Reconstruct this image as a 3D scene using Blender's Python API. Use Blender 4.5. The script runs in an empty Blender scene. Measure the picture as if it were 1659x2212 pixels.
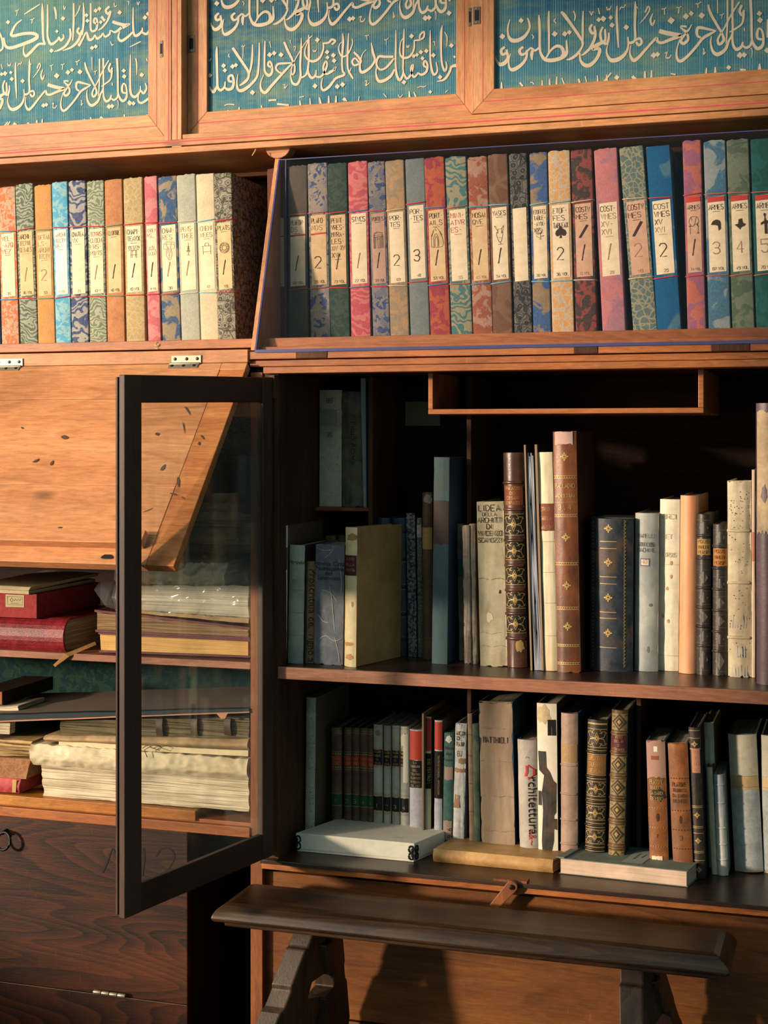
import bpy, bmesh, math, random
from mathutils import Vector, Matrix, noise as mnoise
random.seed(7)
# ------------------------------------------------------------------ camera
F, TH, HY, CX = 3200.0, math.radians(17.7), 945.0, 829.5
SN, CS = math.sin(TH), math.cos(TH)
CAM = Vector((2.78*SN + .2341*CS, -2.78*CS + .2341*SN, 1.40))
scn = bpy.context.scene
col = scn.collection
cd = bpy.data.cameras.new('camera'); cam = bpy.data.objects.new('camera', cd); col.objects.link(cam)
cam.location = CAM; cam.rotation_euler = (math.pi/2, 0, TH)
cd.lens = F/2212*36; cd.sensor_width = 36; cd.sensor_fit = 'AUTO'; cd.shift_y = -(1106-HY)/2212
cd.clip_start = .05
scn.camera = cam
# ------------------------------------------------------------------ light
wd = bpy.data.worlds.new('world'); scn.world = wd; wd.use_nodes = True
bg = wd.node_tree.nodes['Background']; bg.inputs[0].default_value = (.40, .58, .58, 1); bg.inputs[1].default_value = .55
SUN_AZ, SUN_EL = math.radians(45), math.radians(8.5)
sl = bpy.data.lights.new('sun', 'SUN'); sl.energy = 5.6; sl.angle = math.radians(4); sl.color = (1, .77, .57)
so = bpy.data.objects.new('sun', sl); col.objects.link(so)
sd = Vector((math.sin(SUN_AZ)*math.cos(SUN_EL), math.cos(SUN_AZ)*math.cos(SUN_EL), -math.sin(SUN_EL)))
so.rotation_euler = sd.to_track_quat('-Z', 'Y').to_euler(); so.location = (-3, -3, 3)
wl = bpy.data.lights.new('added_left_fill', 'AREA'); wl.shape = 'RECTANGLE'; wl.size = 1.6; wl.size_y = 1.6; wl.energy = 52; wl.color = (1, .80, .61)  # soft area lamp added inside the room to brighten the upper left
wo = bpy.data.objects.new('added_left_fill', wl); col.objects.link(wo); wo.location = (-1.6, -1.6, 2.1)
wo.rotation_euler = (Vector((.1, 0, 1.35)) - wo.location).to_track_quat('-Z', 'Y').to_euler()
scn.view_settings.view_transform = 'Standard'; scn.view_settings.look = 'None'
scn.view_settings.exposure = 0.0; scn.view_settings.gamma = 1.0; scn.view_settings.use_curve_mapping = False
# ------------------------------------------------------------------ rays through the photograph -> points of the place
def ray(px, py):
    p, q = (px-CX)/F, (HY-py)/F
    return Vector((-SN + p*CS, CS + p*SN, q))
def P(px, py, y=0.0):
    d = ray(px, py); return CAM + d*((y-CAM.y)/d.y)
def G(px, py, z):
    d = ray(px, py); return CAM + d*((z-CAM.z)/d.z)
def Q(px, py, x):
    d = ray(px, py); return CAM + d*((x-CAM.x)/d.x)
def AT(px, py, Z):
    return CAM + ray(px, py)*Z
def PX(px, y=0.0): return P(px, HY, y).x
def PZ(px, py, y=0.0): return P(px, py, y).z
# ------------------------------------------------------------------ materials
def lin(c):
    if isinstance(c, str):
        c = [int(c[i:i+2], 16)/255 for i in (0, 2, 4)]
    return tuple(((v+.055)/1.055)**2.4 if v > .04045 else v/12.92 for v in c) + (1,)
class NT:
    def __init__(s, name):
        s.m = bpy.data.materials.new(name); s.m.use_nodes = True; s.t = s.m.node_tree; s.t.nodes.clear()
        s.out = s.n('ShaderNodeOutputMaterial'); s.b = s.n('ShaderNodeBsdfPrincipled'); s.l(s.b.outputs[0], s.out.inputs[0])
    def n(s, k, **a):
        q = s.t.nodes.new(k)
        for i, v in a.items():
            if i.startswith('i_'):
                key = i[2:]; key = int(key) if key.isdigit() else key.replace('_', ' ')
                q.inputs[key].default_value = v
            else: setattr(q, i, v)
        return q
    def l(s, a, b): s.t.links.new(a, b)
    def coord(s, scale=(1, 1, 1), loc=(0, 0, 0), rot=(0, 0, 0)):
        tc = s.n('ShaderNodeTexCoord'); mp = s.n('ShaderNodeMapping')
        mp.inputs['Scale'].default_value = scale; mp.inputs['Location'].default_value = loc; mp.inputs['Rotation'].default_value = rot
        s.l(tc.outputs['Object'], mp.inputs[0]); return mp.outputs[0]
    def noise(s, v, scale, detail=4, rough=.6, dist=0):
        q = s.n('ShaderNodeTexNoise'); q.inputs['Scale'].default_value = scale; q.inputs['Detail'].default_value = detail
        q.inputs['Roughness'].default_value = rough; q.inputs['Distortion'].default_value = dist; s.l(v, q.inputs['Vector']); return q.outputs['Fac']
    def ramp(s, f, stops, interp='LINEAR'):
        q = s.n('ShaderNodeValToRGB'); q.color_ramp.interpolation = interp; e = q.color_ramp.elements
        while len(e) < len(stops): e.new(.5)
        for i, (p, c) in enumerate(stops):
            e[i].position = p; e[i].color = c if not isinstance(c, (int, float)) else (c, c, c, 1)
        s.l(f, q.inputs[0]); return q.outputs[0]
    def mix(s, f, a, b, mode='MIX'):
        q = s.n('ShaderNodeMix', data_type='RGBA', blend_type=mode)
        for sock, v in ((q.inputs[0], f), (q.inputs[6], a), (q.inputs[7], b)):
            if hasattr(v, 'is_linked'): s.l(v, sock)
            else: sock.default_value = v
        return q.outputs[2]
    def bump(s, h, strength=.3, dist=.002):
        q = s.n('ShaderNodeBump'); q.inputs['Strength'].default_value = strength; q.inputs['Distance'].default_value = dist
        s.l(h, q.inputs['Height']); s.l(q.outputs[0], s.b.inputs['Normal'])
    def done(s, c, rough=.6, spec=.3):
        if hasattr(c, 'is_linked'): s.l(c, s.b.inputs['Base Color'])
        else: s.b.inputs['Base Color'].default_value = c
        s.b.inputs['Roughness'].default_value = rough; s.b.inputs['Specular IOR Level'].default_value = spec
        return s.m
_seed = [0]
def sd3():
    _seed[0] += 1; r = random.Random(_seed[0]*13+5); return (r.uniform(-9, 9), r.uniform(-9, 9), r.uniform(-9, 9))
def wood(name, dark, mid, light, axis='x', rough=.45, grain=1.0, scratch=.35, knots=True, spec=.35, ring=.22, rf=26):
    t = NT(name); k = {'x': (1, 9, 9), 'z': (9, 9, 1), 'y': (9, 1, 9)}[axis]; off = sd3()
    v = t.coord(tuple(a*grain for a in k), off)
    big = t.noise(v, 1.6, 3, .55, .8)
    ka = {'x': (.55, 6, 6), 'z': (6, 6, .55), 'y': (6, .55, 6)}[axis]
    rn = t.noise(t.coord(tuple(a*grain for a in ka), off), 1.3, 2, .45, .25)
    mu = t.n('ShaderNodeMath', operation='MULTIPLY'); mu.inputs[1].default_value = rf; t.l(rn, mu.inputs[0])
    fr = t.n('ShaderNodeMath', operation='FRACT'); t.l(mu.outputs[0], fr.inputs[0])
    c = t.ramp(big, [(.25, lin(dark)), (.5, lin(mid)), (.75, lin(light))])
    c2 = t.mix(ring, c, t.ramp(fr.outputs[0], [(.0, lin(light)), (.72, lin(mid)), (.93, lin(dark)), (1, lin(light))]))
    fine = t.noise(t.coord(tuple(a*grain*(7 if a == 1 else 6) for a in k), off), 6, 5, .7)
    c3 = t.mix(.7, c2, t.ramp(fine, [(.3, .45), (.68, 1.05)]), 'MULTIPLY')
    if knots:
        vo = t.n('ShaderNodeTexVoronoi'); vo.inputs['Scale'].default_value = 1.0; vo.inputs['Randomness'].default_value = 1
        t.l(t.coord(tuple(3.2 if a == 1 else 6 for a in k), off), vo.inputs['Vector'])
        kn = t.ramp(vo.outputs['Distance'], [(.03, .28), (.10, 1.0)]); c3 = t.mix(.8, c3, kn, 'MULTIPLY')
    st = t.noise(t.coord((2.2, 2.2, 2.2), off), 2.3, 6, .65)
    c4 = t.mix(.6, c3, t.ramp(st, [(.32, .50), (.56, 1.0)]), 'MULTIPLY')
    sc = t.noise(t.coord((50, 50, 7), off, (.3, .4, .5)), 5, 2, .5)
    c5 = t.mix(t.ramp(sc, [(.70, 0.0), (.76, scratch)]), c4, lin(light))
    t.bump(fine, .22, .0015)
    return t.done(c5, rough, spec)
def mottled(name, a, b, c=None, scale=30, rough=.55, spec=.3, bump=.25, stretch=(1, 1, 1), th=(.35, .65), spots=None):
    t = NT(name); off = sd3(); v = t.coord(stretch, off)
    n = t.noise(v, scale, 6, .68, .4)
    x = t.ramp(n, [(th[0], lin(a)), (th[1], lin(b))])
    if c:
        n2 = t.noise(v, scale*.35, 4, .6, .6); x = t.mix(t.ramp(n2, [(.50, 0.0), (.66, 1.0)]), x, lin(c))
    if spots:
        vo = t.n('ShaderNodeTexVoronoi'); vo.inputs['Scale'].default_value = spots[0]; t.l(v, vo.inputs['Vector'])
        x = t.mix(t.ramp(vo.outputs['Distance'], [(spots[1], .9), (spots[1]+.05, 0.0)]), x, lin(spots[2]))
    f = t.noise(v, scale*6, 4, .7)
    x = t.mix(.45, x, t.ramp(f, [(.3, .6), (.65, 1.0)]), 'MULTIPLY')
    t.bump(f, bump, .0012)
    return t.done(x, rough, spec)
def brocade(name, a, b, kind='damask', scale=22, c=None):
    scale *= 2.1
    t = NT(name); off = sd3(); v = t.coord((1, 1, 1), off)
    wn = t.n('ShaderNodeTexNoise'); wn.inputs['Scale'].default_value = scale*.8; wn.inputs['Detail'].default_value = 2; t.l(v, wn.inputs['Vector'])
    wv = t.n('ShaderNodeVectorMath', operation='MULTIPLY_ADD'); t.l(wn.outputs['Color'], wv.inputs[0])
    k = {'damask': 2.2, 'vine': 1.2, 'floral': .5, 'camo': 1.2, 'plain': .2, 'dots': .12, 'scroll': 3.0}[kind]/scale
    k *= .8
    wv.inputs[1].default_value = (k, k, k); t.l(v, wv.inputs[2]); w = wv.outputs[0]
    if kind == 'vine':
        vo = t.n('ShaderNodeTexVoronoi', feature='DISTANCE_TO_EDGE'); vo.inputs['Scale'].default_value = scale*1.7; t.l(w, vo.inputs['Vector'])
        m = t.ramp(vo.outputs['Distance'], [(.06, 1.0), (.12, 0.0)])
    elif kind == 'floral':
        vo = t.n('ShaderNodeTexVoronoi'); vo.inputs['Scale'].default_value = scale*1.9; vo.inputs['Randomness'].default_value = .75; t.l(w, vo.inputs['Vector'])
        m1 = t.ramp(vo.outputs['Distance'], [(.0, 0.0), (.10, 0.0), (.13, 1.0), (.38, 1.0), (.42, 0.0), (.50, 0.0), (.53, .85), (.60, .85), (.64, 0.0)])
        v2 = t.n('ShaderNodeTexVoronoi', feature='DISTANCE_TO_EDGE'); v2.inputs['Scale'].default_value = scale*.8; t.l(w, v2.inputs['Vector'])
        m = t.mix(t.ramp(v2.outputs['Distance'], [(.02, 1.0), (.05, 0.0)]), m1, (1, 1, 1, 1))
    elif kind == 'dots':
        ch = t.n('ShaderNodeTexVoronoi'); ch.inputs['Scale'].default_value = scale*8; ch.inputs['Randomness'].default_value = .1; t.l(w, ch.inputs['Vector'])
        m1 = t.ramp(ch.outputs['Distance'], [(.32, 1.0), (.40, 0.0)])
        m = t.mix(t.ramp(t.noise(w, scale*.9, 1, .5), [(.46, 0.0), (.5, 1.0)]), m1, t.ramp(t.noise(w, scale*1.6, 2, .5, 1), [(.52, 0.0), (.55, 1.0)]))
    elif kind == 'plain':
        m = t.ramp(t.noise(w, scale*2, 5, .7), [(.35, 0.0), (.7, .7)])
    elif kind == 'scroll':
        wa = t.n('ShaderNodeTexWave', wave_type='RINGS'); wa.inputs['Scale'].default_value = scale*.9; wa.inputs['Distortion'].default_value = 6; wa.inputs['Detail'].default_value = 1
        t.l(w, wa.inputs['Vector']); m = t.ramp(wa.outputs['Fac'], [(.50, 0.0), (.56, 1.0)])
    else:
        m = t.ramp(t.noise(w, scale*(1.5 if kind == 'damask' else .9), 4 if kind == 'damask' else 5, .5, .6), [(.475, 0.0), (.525, 1.0)])
    x = t.mix(m, lin(a), lin(b))
    if c:
        x = t.mix(t.ramp(t.noise(w, scale*.7, 2, .5), [(.54, 0.0), (.57, 1.0)]), x, lin(c))
    x = t.mix(t.ramp(t.noise(v, 260, 3, .7), [(.35, .10), (.75, .62)]), x, t.mix(.5, lin(a), lin(b)))
    we = t.noise(t.coord((1, 1, .35), off), 900, 2, .6); t2 = t.noise(v, 40, 4, .7)
    x = t.mix(.55, x, t.ramp(we, [(.3, .55), (.7, 1.05)]), 'MULTIPLY')
    x = t.mix(.5, x, t.ramp(t2, [(.3, .7), (.6, 1.0)]), 'MULTIPLY')
    t.bump(we, .3, .0006)
    return t.done(x, .85, .1)
def pages(name, a, b, scale=900, axis='x', c=None):
    t = NT(name); off = sd3(); k = {'x': (scale, 6, 6), 'z': (6, 6, scale)}[axis]
    wn = t.n('ShaderNodeTexNoise'); wn.inputs['Scale'].default_value = 7; t.l(t.coord((1, 1, 1), off), wn.inputs['Vector'])
    n = t.noise(t.coord(k, off), 1, 3, .6)
    x = t.ramp(n, [(.36, lin(a)), (.60, lin(b))])
    s = t.noise(t.coord((12, 12, 12), off), 1.5, 4, .6); x = t.mix(.55, x, t.ramp(s, [(.35, .62), (.6, 1.0)]), 'MULTIPLY')
    t.bump(n, .5, .0015); return t.done(x, .85, .1)
def flat(name, c, rough=.6, spec=.25, metal=0):
    t = NT(name); off = sd3()
    x = t.mix(.4, lin(c), t.ramp(t.noise(t.coord((1, 1, 1), off), 60, 4, .6), [(.3, .7), (.65, 1.0)]), 'MULTIPLY')
    t.b.inputs['Metallic'].default_value = metal; return t.done(x, rough, spec)
def glassy(name, tint, fres=1.12, rough=.03, haze=.0):
    t = NT(name); tr = t.n('ShaderNodeBsdfTransparent'); tr.inputs[0].default_value = tint
    gl = t.n('ShaderNodeBsdfGlossy'); gl.inputs['Roughness'].default_value = rough
    lw = t.n('ShaderNodeLayerWeight'); lw.inputs[0].default_value = .5
    pw = t.n('ShaderNodeMath', operation='POWER'); t.l(lw.outputs['Facing'], pw.inputs[0]); pw.inputs[1].default_value = 4.5
    fr = t.n('ShaderNodeMath', operation='MULTIPLY_ADD'); t.l(pw.outputs[0], fr.inputs[0]); fr.inputs[1].default_value = .8*(fres-1)/.14; fr.inputs[2].default_value = .03*(fres-1)/.14
    mx = t.n('ShaderNodeMixShader'); t.l(fr.outputs[0], mx.inputs[0]); t.l(tr.outputs[0], mx.inputs[1]); t.l(gl.outputs[0], mx.inputs[2])
    src = mx.outputs[0]
    if haze:
        df = t.n('ShaderNodeBsdfDiffuse'); df.inputs[0].default_value = (.55, .6, .6, 1)
        m2 = t.n('ShaderNodeMixShader')
        n = t.noise(t.coord((3, 3, 1)), 3, 5, .6); t.l(t.ramp(n, [(.3, haze*.3), (.7, haze*1.6)]), m2.inputs[0])
        t.l(src, m2.inputs[1]); t.l(df.outputs[0], m2.inputs[2]); src = m2.outputs[0]
    t.l(src, t.out.inputs[0]); return t.m
# ------------------------------------------------------------------ mesh builder
class MB:
    def __init__(s): s.v = []; s.f = []; s.m = []; s.sm = []
    def add(s, vs, fs, m=0, smooth=False):
        o = len(s.v); s.v += [tuple(v) for v in vs]
        for f in fs: s.f.append(tuple(i+o for i in f)); s.m.append(m); s.sm.append(smooth)
    def box(s, a, b, m=0):
        x0, y0, z0 = a; x1, y1, z1 = b
        s.add([(x0, y0, z0), (x1, y0, z0), (x1, y1, z0), (x0, y1, z0), (x0, y0, z1), (x1, y0, z1), (x1, y1, z1), (x0, y1, z1)],
              [(0, 3, 2, 1), (4, 5, 6, 7), (0, 1, 5, 4), (1, 2, 6, 5), (2, 3, 7, 6), (3, 0, 4, 7)], m)
    def hexa(s, p, m=0):   # 8 points, bottom loop then top loop
        s.add(p, [(0, 3, 2, 1), (4, 5, 6, 7), (0, 1, 5, 4), (1, 2, 6, 5), (2, 3, 7, 6), (3, 0, 4, 7)], m)
    def prism(s, poly, d, m=0):   # closed outline extruded by vector d
        n = len(poly); a = [Vector(p) for p in poly]; b = [p+Vector(d) for p in a]
        s.add(a+b, [tuple(range(n))[::-1], tuple(range(n, 2*n))]+[(i, (i+1) % n, n+(i+1) % n, n+i) for i in range(n)], m)
    def tube(s, pts, r, n=7, m=0, closed=False):
        pts = [Vector(p) for p in pts]; rr = r if isinstance(r, (list, tuple)) else [r]*len(pts); vs = []
        for i, p in enumerate(pts):
            t = (pts[min(i+1, len(pts)-1)] - pts[max(i-1, 0)])
            if closed: t = pts[(i+1) % len(pts)] - pts[i-1]
            t.normalize(); u = t.orthogonal() if abs(t.z) > .9 else t.cross(Vector((0, 0, 1))); u.normalize(); w = t.cross(u)
            vs += [p + (u*math.cos(6.2832*k/n) + w*math.sin(6.2832*k/n))*rr[i] for k in range(n)]
        L = len(pts); fs = []
        for i in range(L if closed else L-1):
            for k in range(n):
                j = (i+1) % L; fs.append((i*n+k, i*n+(k+1) % n, j*n+(k+1) % n, j*n+k))
        if not closed: fs += [tuple(range(n))[::-1], tuple(range((L-1)*n, L*n))]
        s.add(vs, fs, m, True)
    def grid(s, fn, nu, nv, m=0, smooth=True):
        s.add([fn(i/nu, j/nv) for j in range(nv+1) for i in range(nu+1)],
              [(j*(nu+1)+i, j*(nu+1)+i+1, (j+1)*(nu+1)+i+1, (j+1)*(nu+1)+i) for j in range(nv) for i in range(nu)], m, smooth)
    def ribbon(s, pts, ws, fn, m=0):   # flat pen stroke: 2-D points, widths, fn maps 2-D to the surface
        L, R = [], []
        for i, (x, y) in enumerate(pts):
            ax, ay = pts[max(i-1, 0)]; bx, by = pts[min(i+1, len(pts)-1)]
            dx, dy = bx-ax, by-ay; l = math.hypot(dx, dy) or 1e-9; nx, ny = -dy/l*ws[i]/2, dx/l*ws[i]/2
            L.append(fn(x+nx, y+ny)); R.append(fn(x-nx, y-ny))
        n = len(pts); s.add(L+R, [(i, i+1, n+i+1, n+i) for i in range(n-1)], m)
    def poly2(s, pts, fn, m=0, cuts=0):
        if not cuts: s.add([fn(*p) for p in pts], [tuple(range(len(pts)))], m); return
        bm = bmesh.new(); bm.faces.new([bm.verts.new((x, y, 0)) for x, y in pts]); bmesh.ops.triangulate(bm, faces=bm.faces[:])
        bmesh.ops.subdivide_edges(bm, edges=bm.edges[:], cuts=cuts, use_grid_fill=True); bmesh.ops.triangulate(bm, faces=bm.faces[:]); bm.verts.index_update()
        s.add([fn(v.co.x, v.co.y) for v in bm.verts], [tuple(v.index for v in f.verts) for f in bm.faces], m); bm.free()
    def build(s, name, mats, parent=None, origin=None, bevel=0, seg=2, angle=35, recalc=True):
        me = bpy.data.meshes.new(name); o0 = Vector(origin) if origin else Vector()
        me.from_pydata([Vector(v)-o0 for v in s.v], [], s.f)
        for mt in (mats if isinstance(mats, (list, tuple)) else [mats]): me.materials.append(mt)
        me.polygons.foreach_set('material_index', s.m); me.polygons.foreach_set('use_smooth', s.sm); me.update()
        if recalc:
            bm = bmesh.new(); bm.from_mesh(me); bmesh.ops.recalc_face_normals(bm, faces=bm.faces); bm.to_mesh(me); bm.free()
        ob = bpy.data.objects.new(name, me); col.objects.link(ob)
        if parent: ob.parent = parent
        elif origin: ob.location = o0
        if bevel:
            b = ob.modifiers.new('edge', 'BEVEL'); b.width = bevel; b.segments = seg; b.limit_method = 'ANGLE'; b.angle_limit = math.radians(angle)
        return ob
def thing(name, label, cat, loc=(0, 0, 0), rot=(0, 0, 0), group=None):
    o = bpy.data.objects.new(name, None); col.objects.link(o); o.location = loc; o.rotation_euler = rot
    o.empty_display_size = .05; return tag(o, label, cat, group)
def tag(o, label, cat, group=None):
    o['label'] = label; o['category'] = cat
    if group: o['group'] = group
    return o
def smooth_path(pts, k=5):
    if len(pts) < 3: return pts
    out = []; n = len(pts)
    for i in range(n-1):
        p0, p1, p2, p3 = pts[max(i-1, 0)], pts[i], pts[i+1], pts[min(i+2, n-1)]
        for j in range(k):
            t = j/k; out.append(tuple(.5*(2*b+(c-a)*t+(2*a-5*b+4*c-d)*t*t+(3*b-a-3*c+d)*t**3) for a, b, c, d in zip(p0, p1, p2, p3)))
    out.append(pts[-1]); return out
# ------------------------------------------------------------------ hand lettering (pen strokes on a 4 x 6 grid)
GL = {k: v for k, v in (q.split(':') for q in '''A:00 26 40,12 32|B:00 06 36 45 44 33 03,33 42 41 30 00|C:45 36 16 05 01 10 30 41|D:00 06 26 44 42 20 00|E:40 00 06 46,03 33|F:00 06 46,03 33|G:45 36 16 05 01 10 30 41 43 23|H:00 06,40 46,03 43|I:20 26|J:36 31 20 10 01|K:00 06,46 03 40|L:06 00 40|M:00 06 23 46 40|N:00 06 40 46|O:16 05 01 10 30 41 45 36 16|P:00 06 36 45 44 33 03|Q:16 05 01 10 30 41 45 36 16,22 40|R:00 06 36 45 44 33 03,23 40|S:45 36 16 05 04 13 33 42 41 30 10 01|T:06 46,26 20|U:06 01 10 30 41 46|V:06 20 46|W:06 10 23 30 46|X:00 46,06 40|Y:06 23 46,23 20|Z:06 46 00 40|1:14 26 10|2:05 16 36 45 44 00 40|3:05 16 36 45 44 33 13,33 42 41 30 10 01|4:30 36 02 42|5:46 06 04 34 43 41 30 10 01|6:45 26 05 01 10 30 41 42 33 03|7:06 46 10|8:13 04 05 16 36 45 44 33 13 02 01 10 30 41 42 33|9:43 13 04 05 16 36 45 41 30 10|0:16 05 01 10 30 41 45 36 16|-:13 33|.:20 21|,:21 10|':26 25|/:00 46'''.split('|'))}
def letters(mb, text, cx, base, h, fn, m, wmax=None, pen=.14, asp=.62, align='c', jit=.03):
    cw = h*asp; adv = cw*1.32; n = len(text); tot = sum(adv*(.55 if ch in "I1.,'" else (.6 if ch == ' ' else 1)) for ch in text)
    k = min(1, wmax/tot) if wmax else 1
    x = cx-tot*k/2 if align == 'c' else cx
    for ch in text:
        a = adv*(.55 if ch in "I1.,'" else (.6 if ch == ' ' else 1))
        g = GL.get(ch.upper())
        if g:
            sx = cw*k/4; ox = x - (sx*1.1 if ch in "I1.,'" else 0)
            for st in g.split(','):
                pts = [(ox+int(q[0])*sx+random.uniform(-jit, jit)*h*k, base+int(q[1])*h/6+random.uniform(-jit, jit)*h) for q in st.split()]
                mb.ribbon(pts, [h*pen*random.uniform(.8, 1.1)]*len(pts), fn, m)
        x += a*k
def typeset(mb, text, cx, base, h, fn, m, vertical=False):
    cu = bpy.data.curves.new('t', 'FONT'); cu.body = text; cu.align_x = 'CENTER'; cu.resolution_u = 2
    ob = bpy.data.objects.new('t', cu); me = bpy.data.meshes.new_from_object(ob)
    vs = [(v.co.x*h*1.35, v.co.y*h*1.35) for v in me.vertices]
    if vertical: vs = [(y, -x) for x, y in vs]
    mb.add([fn(cx+x, base+y) for x, y in vs], [tuple(p.vertices) for p in me.polygons], m)
    bpy.data.objects.remove(ob); bpy.data.curves.remove(cu); bpy.data.meshes.remove(me)
# ------------------------------------------------------------------ woods and other shared materials
PINE = wood('pine along', '985c32', 'be7f4e', 'd29b68', 'x', .5, .8)
PINEZ = wood('pine upright', '9c6238', 'c08354', 'd49f6f', 'z', .5, .8, knots=False)
RED = wood('red pine along', '7c4220', 'a3602f', 'bb7843', 'x', .42, 1.0)
REDZ = wood('red pine upright', '5f3219', '7d4826', '99602f', 'z', .5, 1.0, knots=False)
FLAPW = wood('flap pine', 'a0603a', 'c48657', 'd59d6d', 'x', .42, .6)
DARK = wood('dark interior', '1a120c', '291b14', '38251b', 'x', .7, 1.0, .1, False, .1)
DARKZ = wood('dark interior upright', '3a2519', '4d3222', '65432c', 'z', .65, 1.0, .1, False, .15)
DOORW = wood('smoked door wood', '2b1d15', '3a281d', '4e382b', 'z', .5, 1.2, .2, False)
DOORX = wood('smoked door wood along', '20150f', '2c1e16', '3d2a1f', 'x', .5, 1.2, .2, False)
CHESTW = wood('stained chest wood', '0e0603', '2b1409', '5c2c10', 'x', .42, .7, .5, ring=.42, rf=44)
BENCHW = wood('bench walnut', '1c120b', '362415', '614626', 'x', .32, 1.2, .3, False, .5)
BENCHZ = wood('bench walnut upright', '1e140e', '37281c', '5a4430', 'z', .4, 1.2, .3, False)
PANELW = wood('fall panel pine', '482812', '6e411d', '8c5a2b', 'x', .42, .7)
AMBER = wood('amber pine', '7a4718', 'a8682a', 'c08238', 'x', .4, .9)
VARN = wood('dark varnished board', '1e120b', '33211a', '48301f', 'x', .3, 1.0, .1, False, .5)
SHELFW = wood('shelf edge', '7a4a30', '9b654a', 'b28066', 'x', .5, .8)
PINK = flat('pink line paint', 'c8505c', .6)
IRON = flat('blackened iron', '1c1a18', .4, .5, .6)
PLATE = flat('tarnished plate', '5e564c', .45, .5, .4)
STEEL = flat('worn steel', '8d8474', .42, .5, .7)
GLASS = glassy('old window glass', (.90, .925, .92, 1), 1.14, .02, .03)
ACRYL = glassy('clear acrylic', (.95, .94, .95, 1), 1.10, .02, .0)
ACRED = flat('acrylic edge violet', '3d4170', .25, .6)
INK = flat('brown ink', '3a2a20', .8); INKF = flat('faded ink', '9a7a5c', .8); INKR = flat('red ink', 'b8382e', .8)
BLACK = flat('black ink', '14110f', .7); GILT = flat('dull gilt', 'a88c54', .42, .5, .3)
# ------------------------------------------------------------------ the setting
m = MB(); m.box((-3, -4, -.03), (4, .5, 0)); fl = m.build('floor', wood('floor boards', '3b2416', '5a3a24', '70492e', 'x', .5)); fl['kind'] = 'structure'
m = MB(); m.box((-3, .47, 0), (4, .55, 3.2)); wb = m.build('wall_back', flat('wall plaster', 'a39a88', .9)); wb['kind'] = 'structure'
m = MB(); wx = -2.25  # unseen wall with an opening, added to keep sun off the lower scene
m.box((wx-.2, -4, 0), (wx, .47, .70)); m.box((wx-.2, -4, 2.75), (wx, .47, 3.2)); m.box((wx-.2, -4, .70), (wx, -3.3, 2.75)); m.box((wx-.2, -.85, .70), (wx, .47, 2.75))
wl_ = m.build('wall_added_shade', flat('added wall plaster', 'a39a88', .9)); wl_['kind'] = 'structure'
m = MB(); m.box((wx-.22, -3.34, .66), (wx+.05, -.81, .70)); ws = m.build('trim_1', flat('sill paint', 'b5ad9c', .6)); ws['kind'] = 'structure'  # sill board of the added wall, out of view
# ------------------------------------------------------------------ upper cabinet with sliding fabric doors
yU = .10; XL, XR = -1.15, 1.22
UZ = lambda py, px=830, y=yU: PZ(px, py, y)
UO = (.2, .28, UZ(302))
uc = thing('upper_cabinet', 'pine wall cabinet with sliding doors of blue fabric covered in Arabic script, above the binders', 'cabinet', UO)
m = MB(); zt = UZ(212)+.38
m.box((XL, yU, UZ(302)), (XR, .44, UZ(288)))                       # lip and bottom board
m.box((XL, yU+.010, UZ(288)), (XR, .44, UZ(285)))
m.box((XL, yU+.003, UZ(285)), (XR, yU+.05, UZ(270))); m.box((XL, yU+.006, UZ(270)), (XR, yU+.05, UZ(259)))
m.box((XL, yU+.0022, UZ(277)), (XR, yU+.01, UZ(273.5)), 1)
m.box((XL, .43, UZ(302)), (XR, .45, zt)); m.box((XL, .34, UZ(312)), (XR, .36, UZ(302)))
m.box((XR, yU, UZ(302)), (XR+.022, .45, zt))
m.build('carcass', [PINE, PINK], uc, UO, .0012)
m = MB()
pa, pb, pc = PX(357, yU+.006), PX(372, yU+.006), PX(393, yU+.006)
m.box((pa, yU+.004, UZ(285)), (pb-.0012, .16, zt)); m.box((pb, yU+.004, UZ(302)+.004), (pc, .16, zt))
m.box((PX(361, yU), yU+.0034, UZ(285)), (PX(363.5, yU), yU+.01, zt), 1); m.box((PX(379, yU), yU+.0034, UZ(284)), (PX(381.5, yU), yU+.01, zt), 1)
m.build('post', [PINEZ, PINK], uc, UO, .001)
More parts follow.
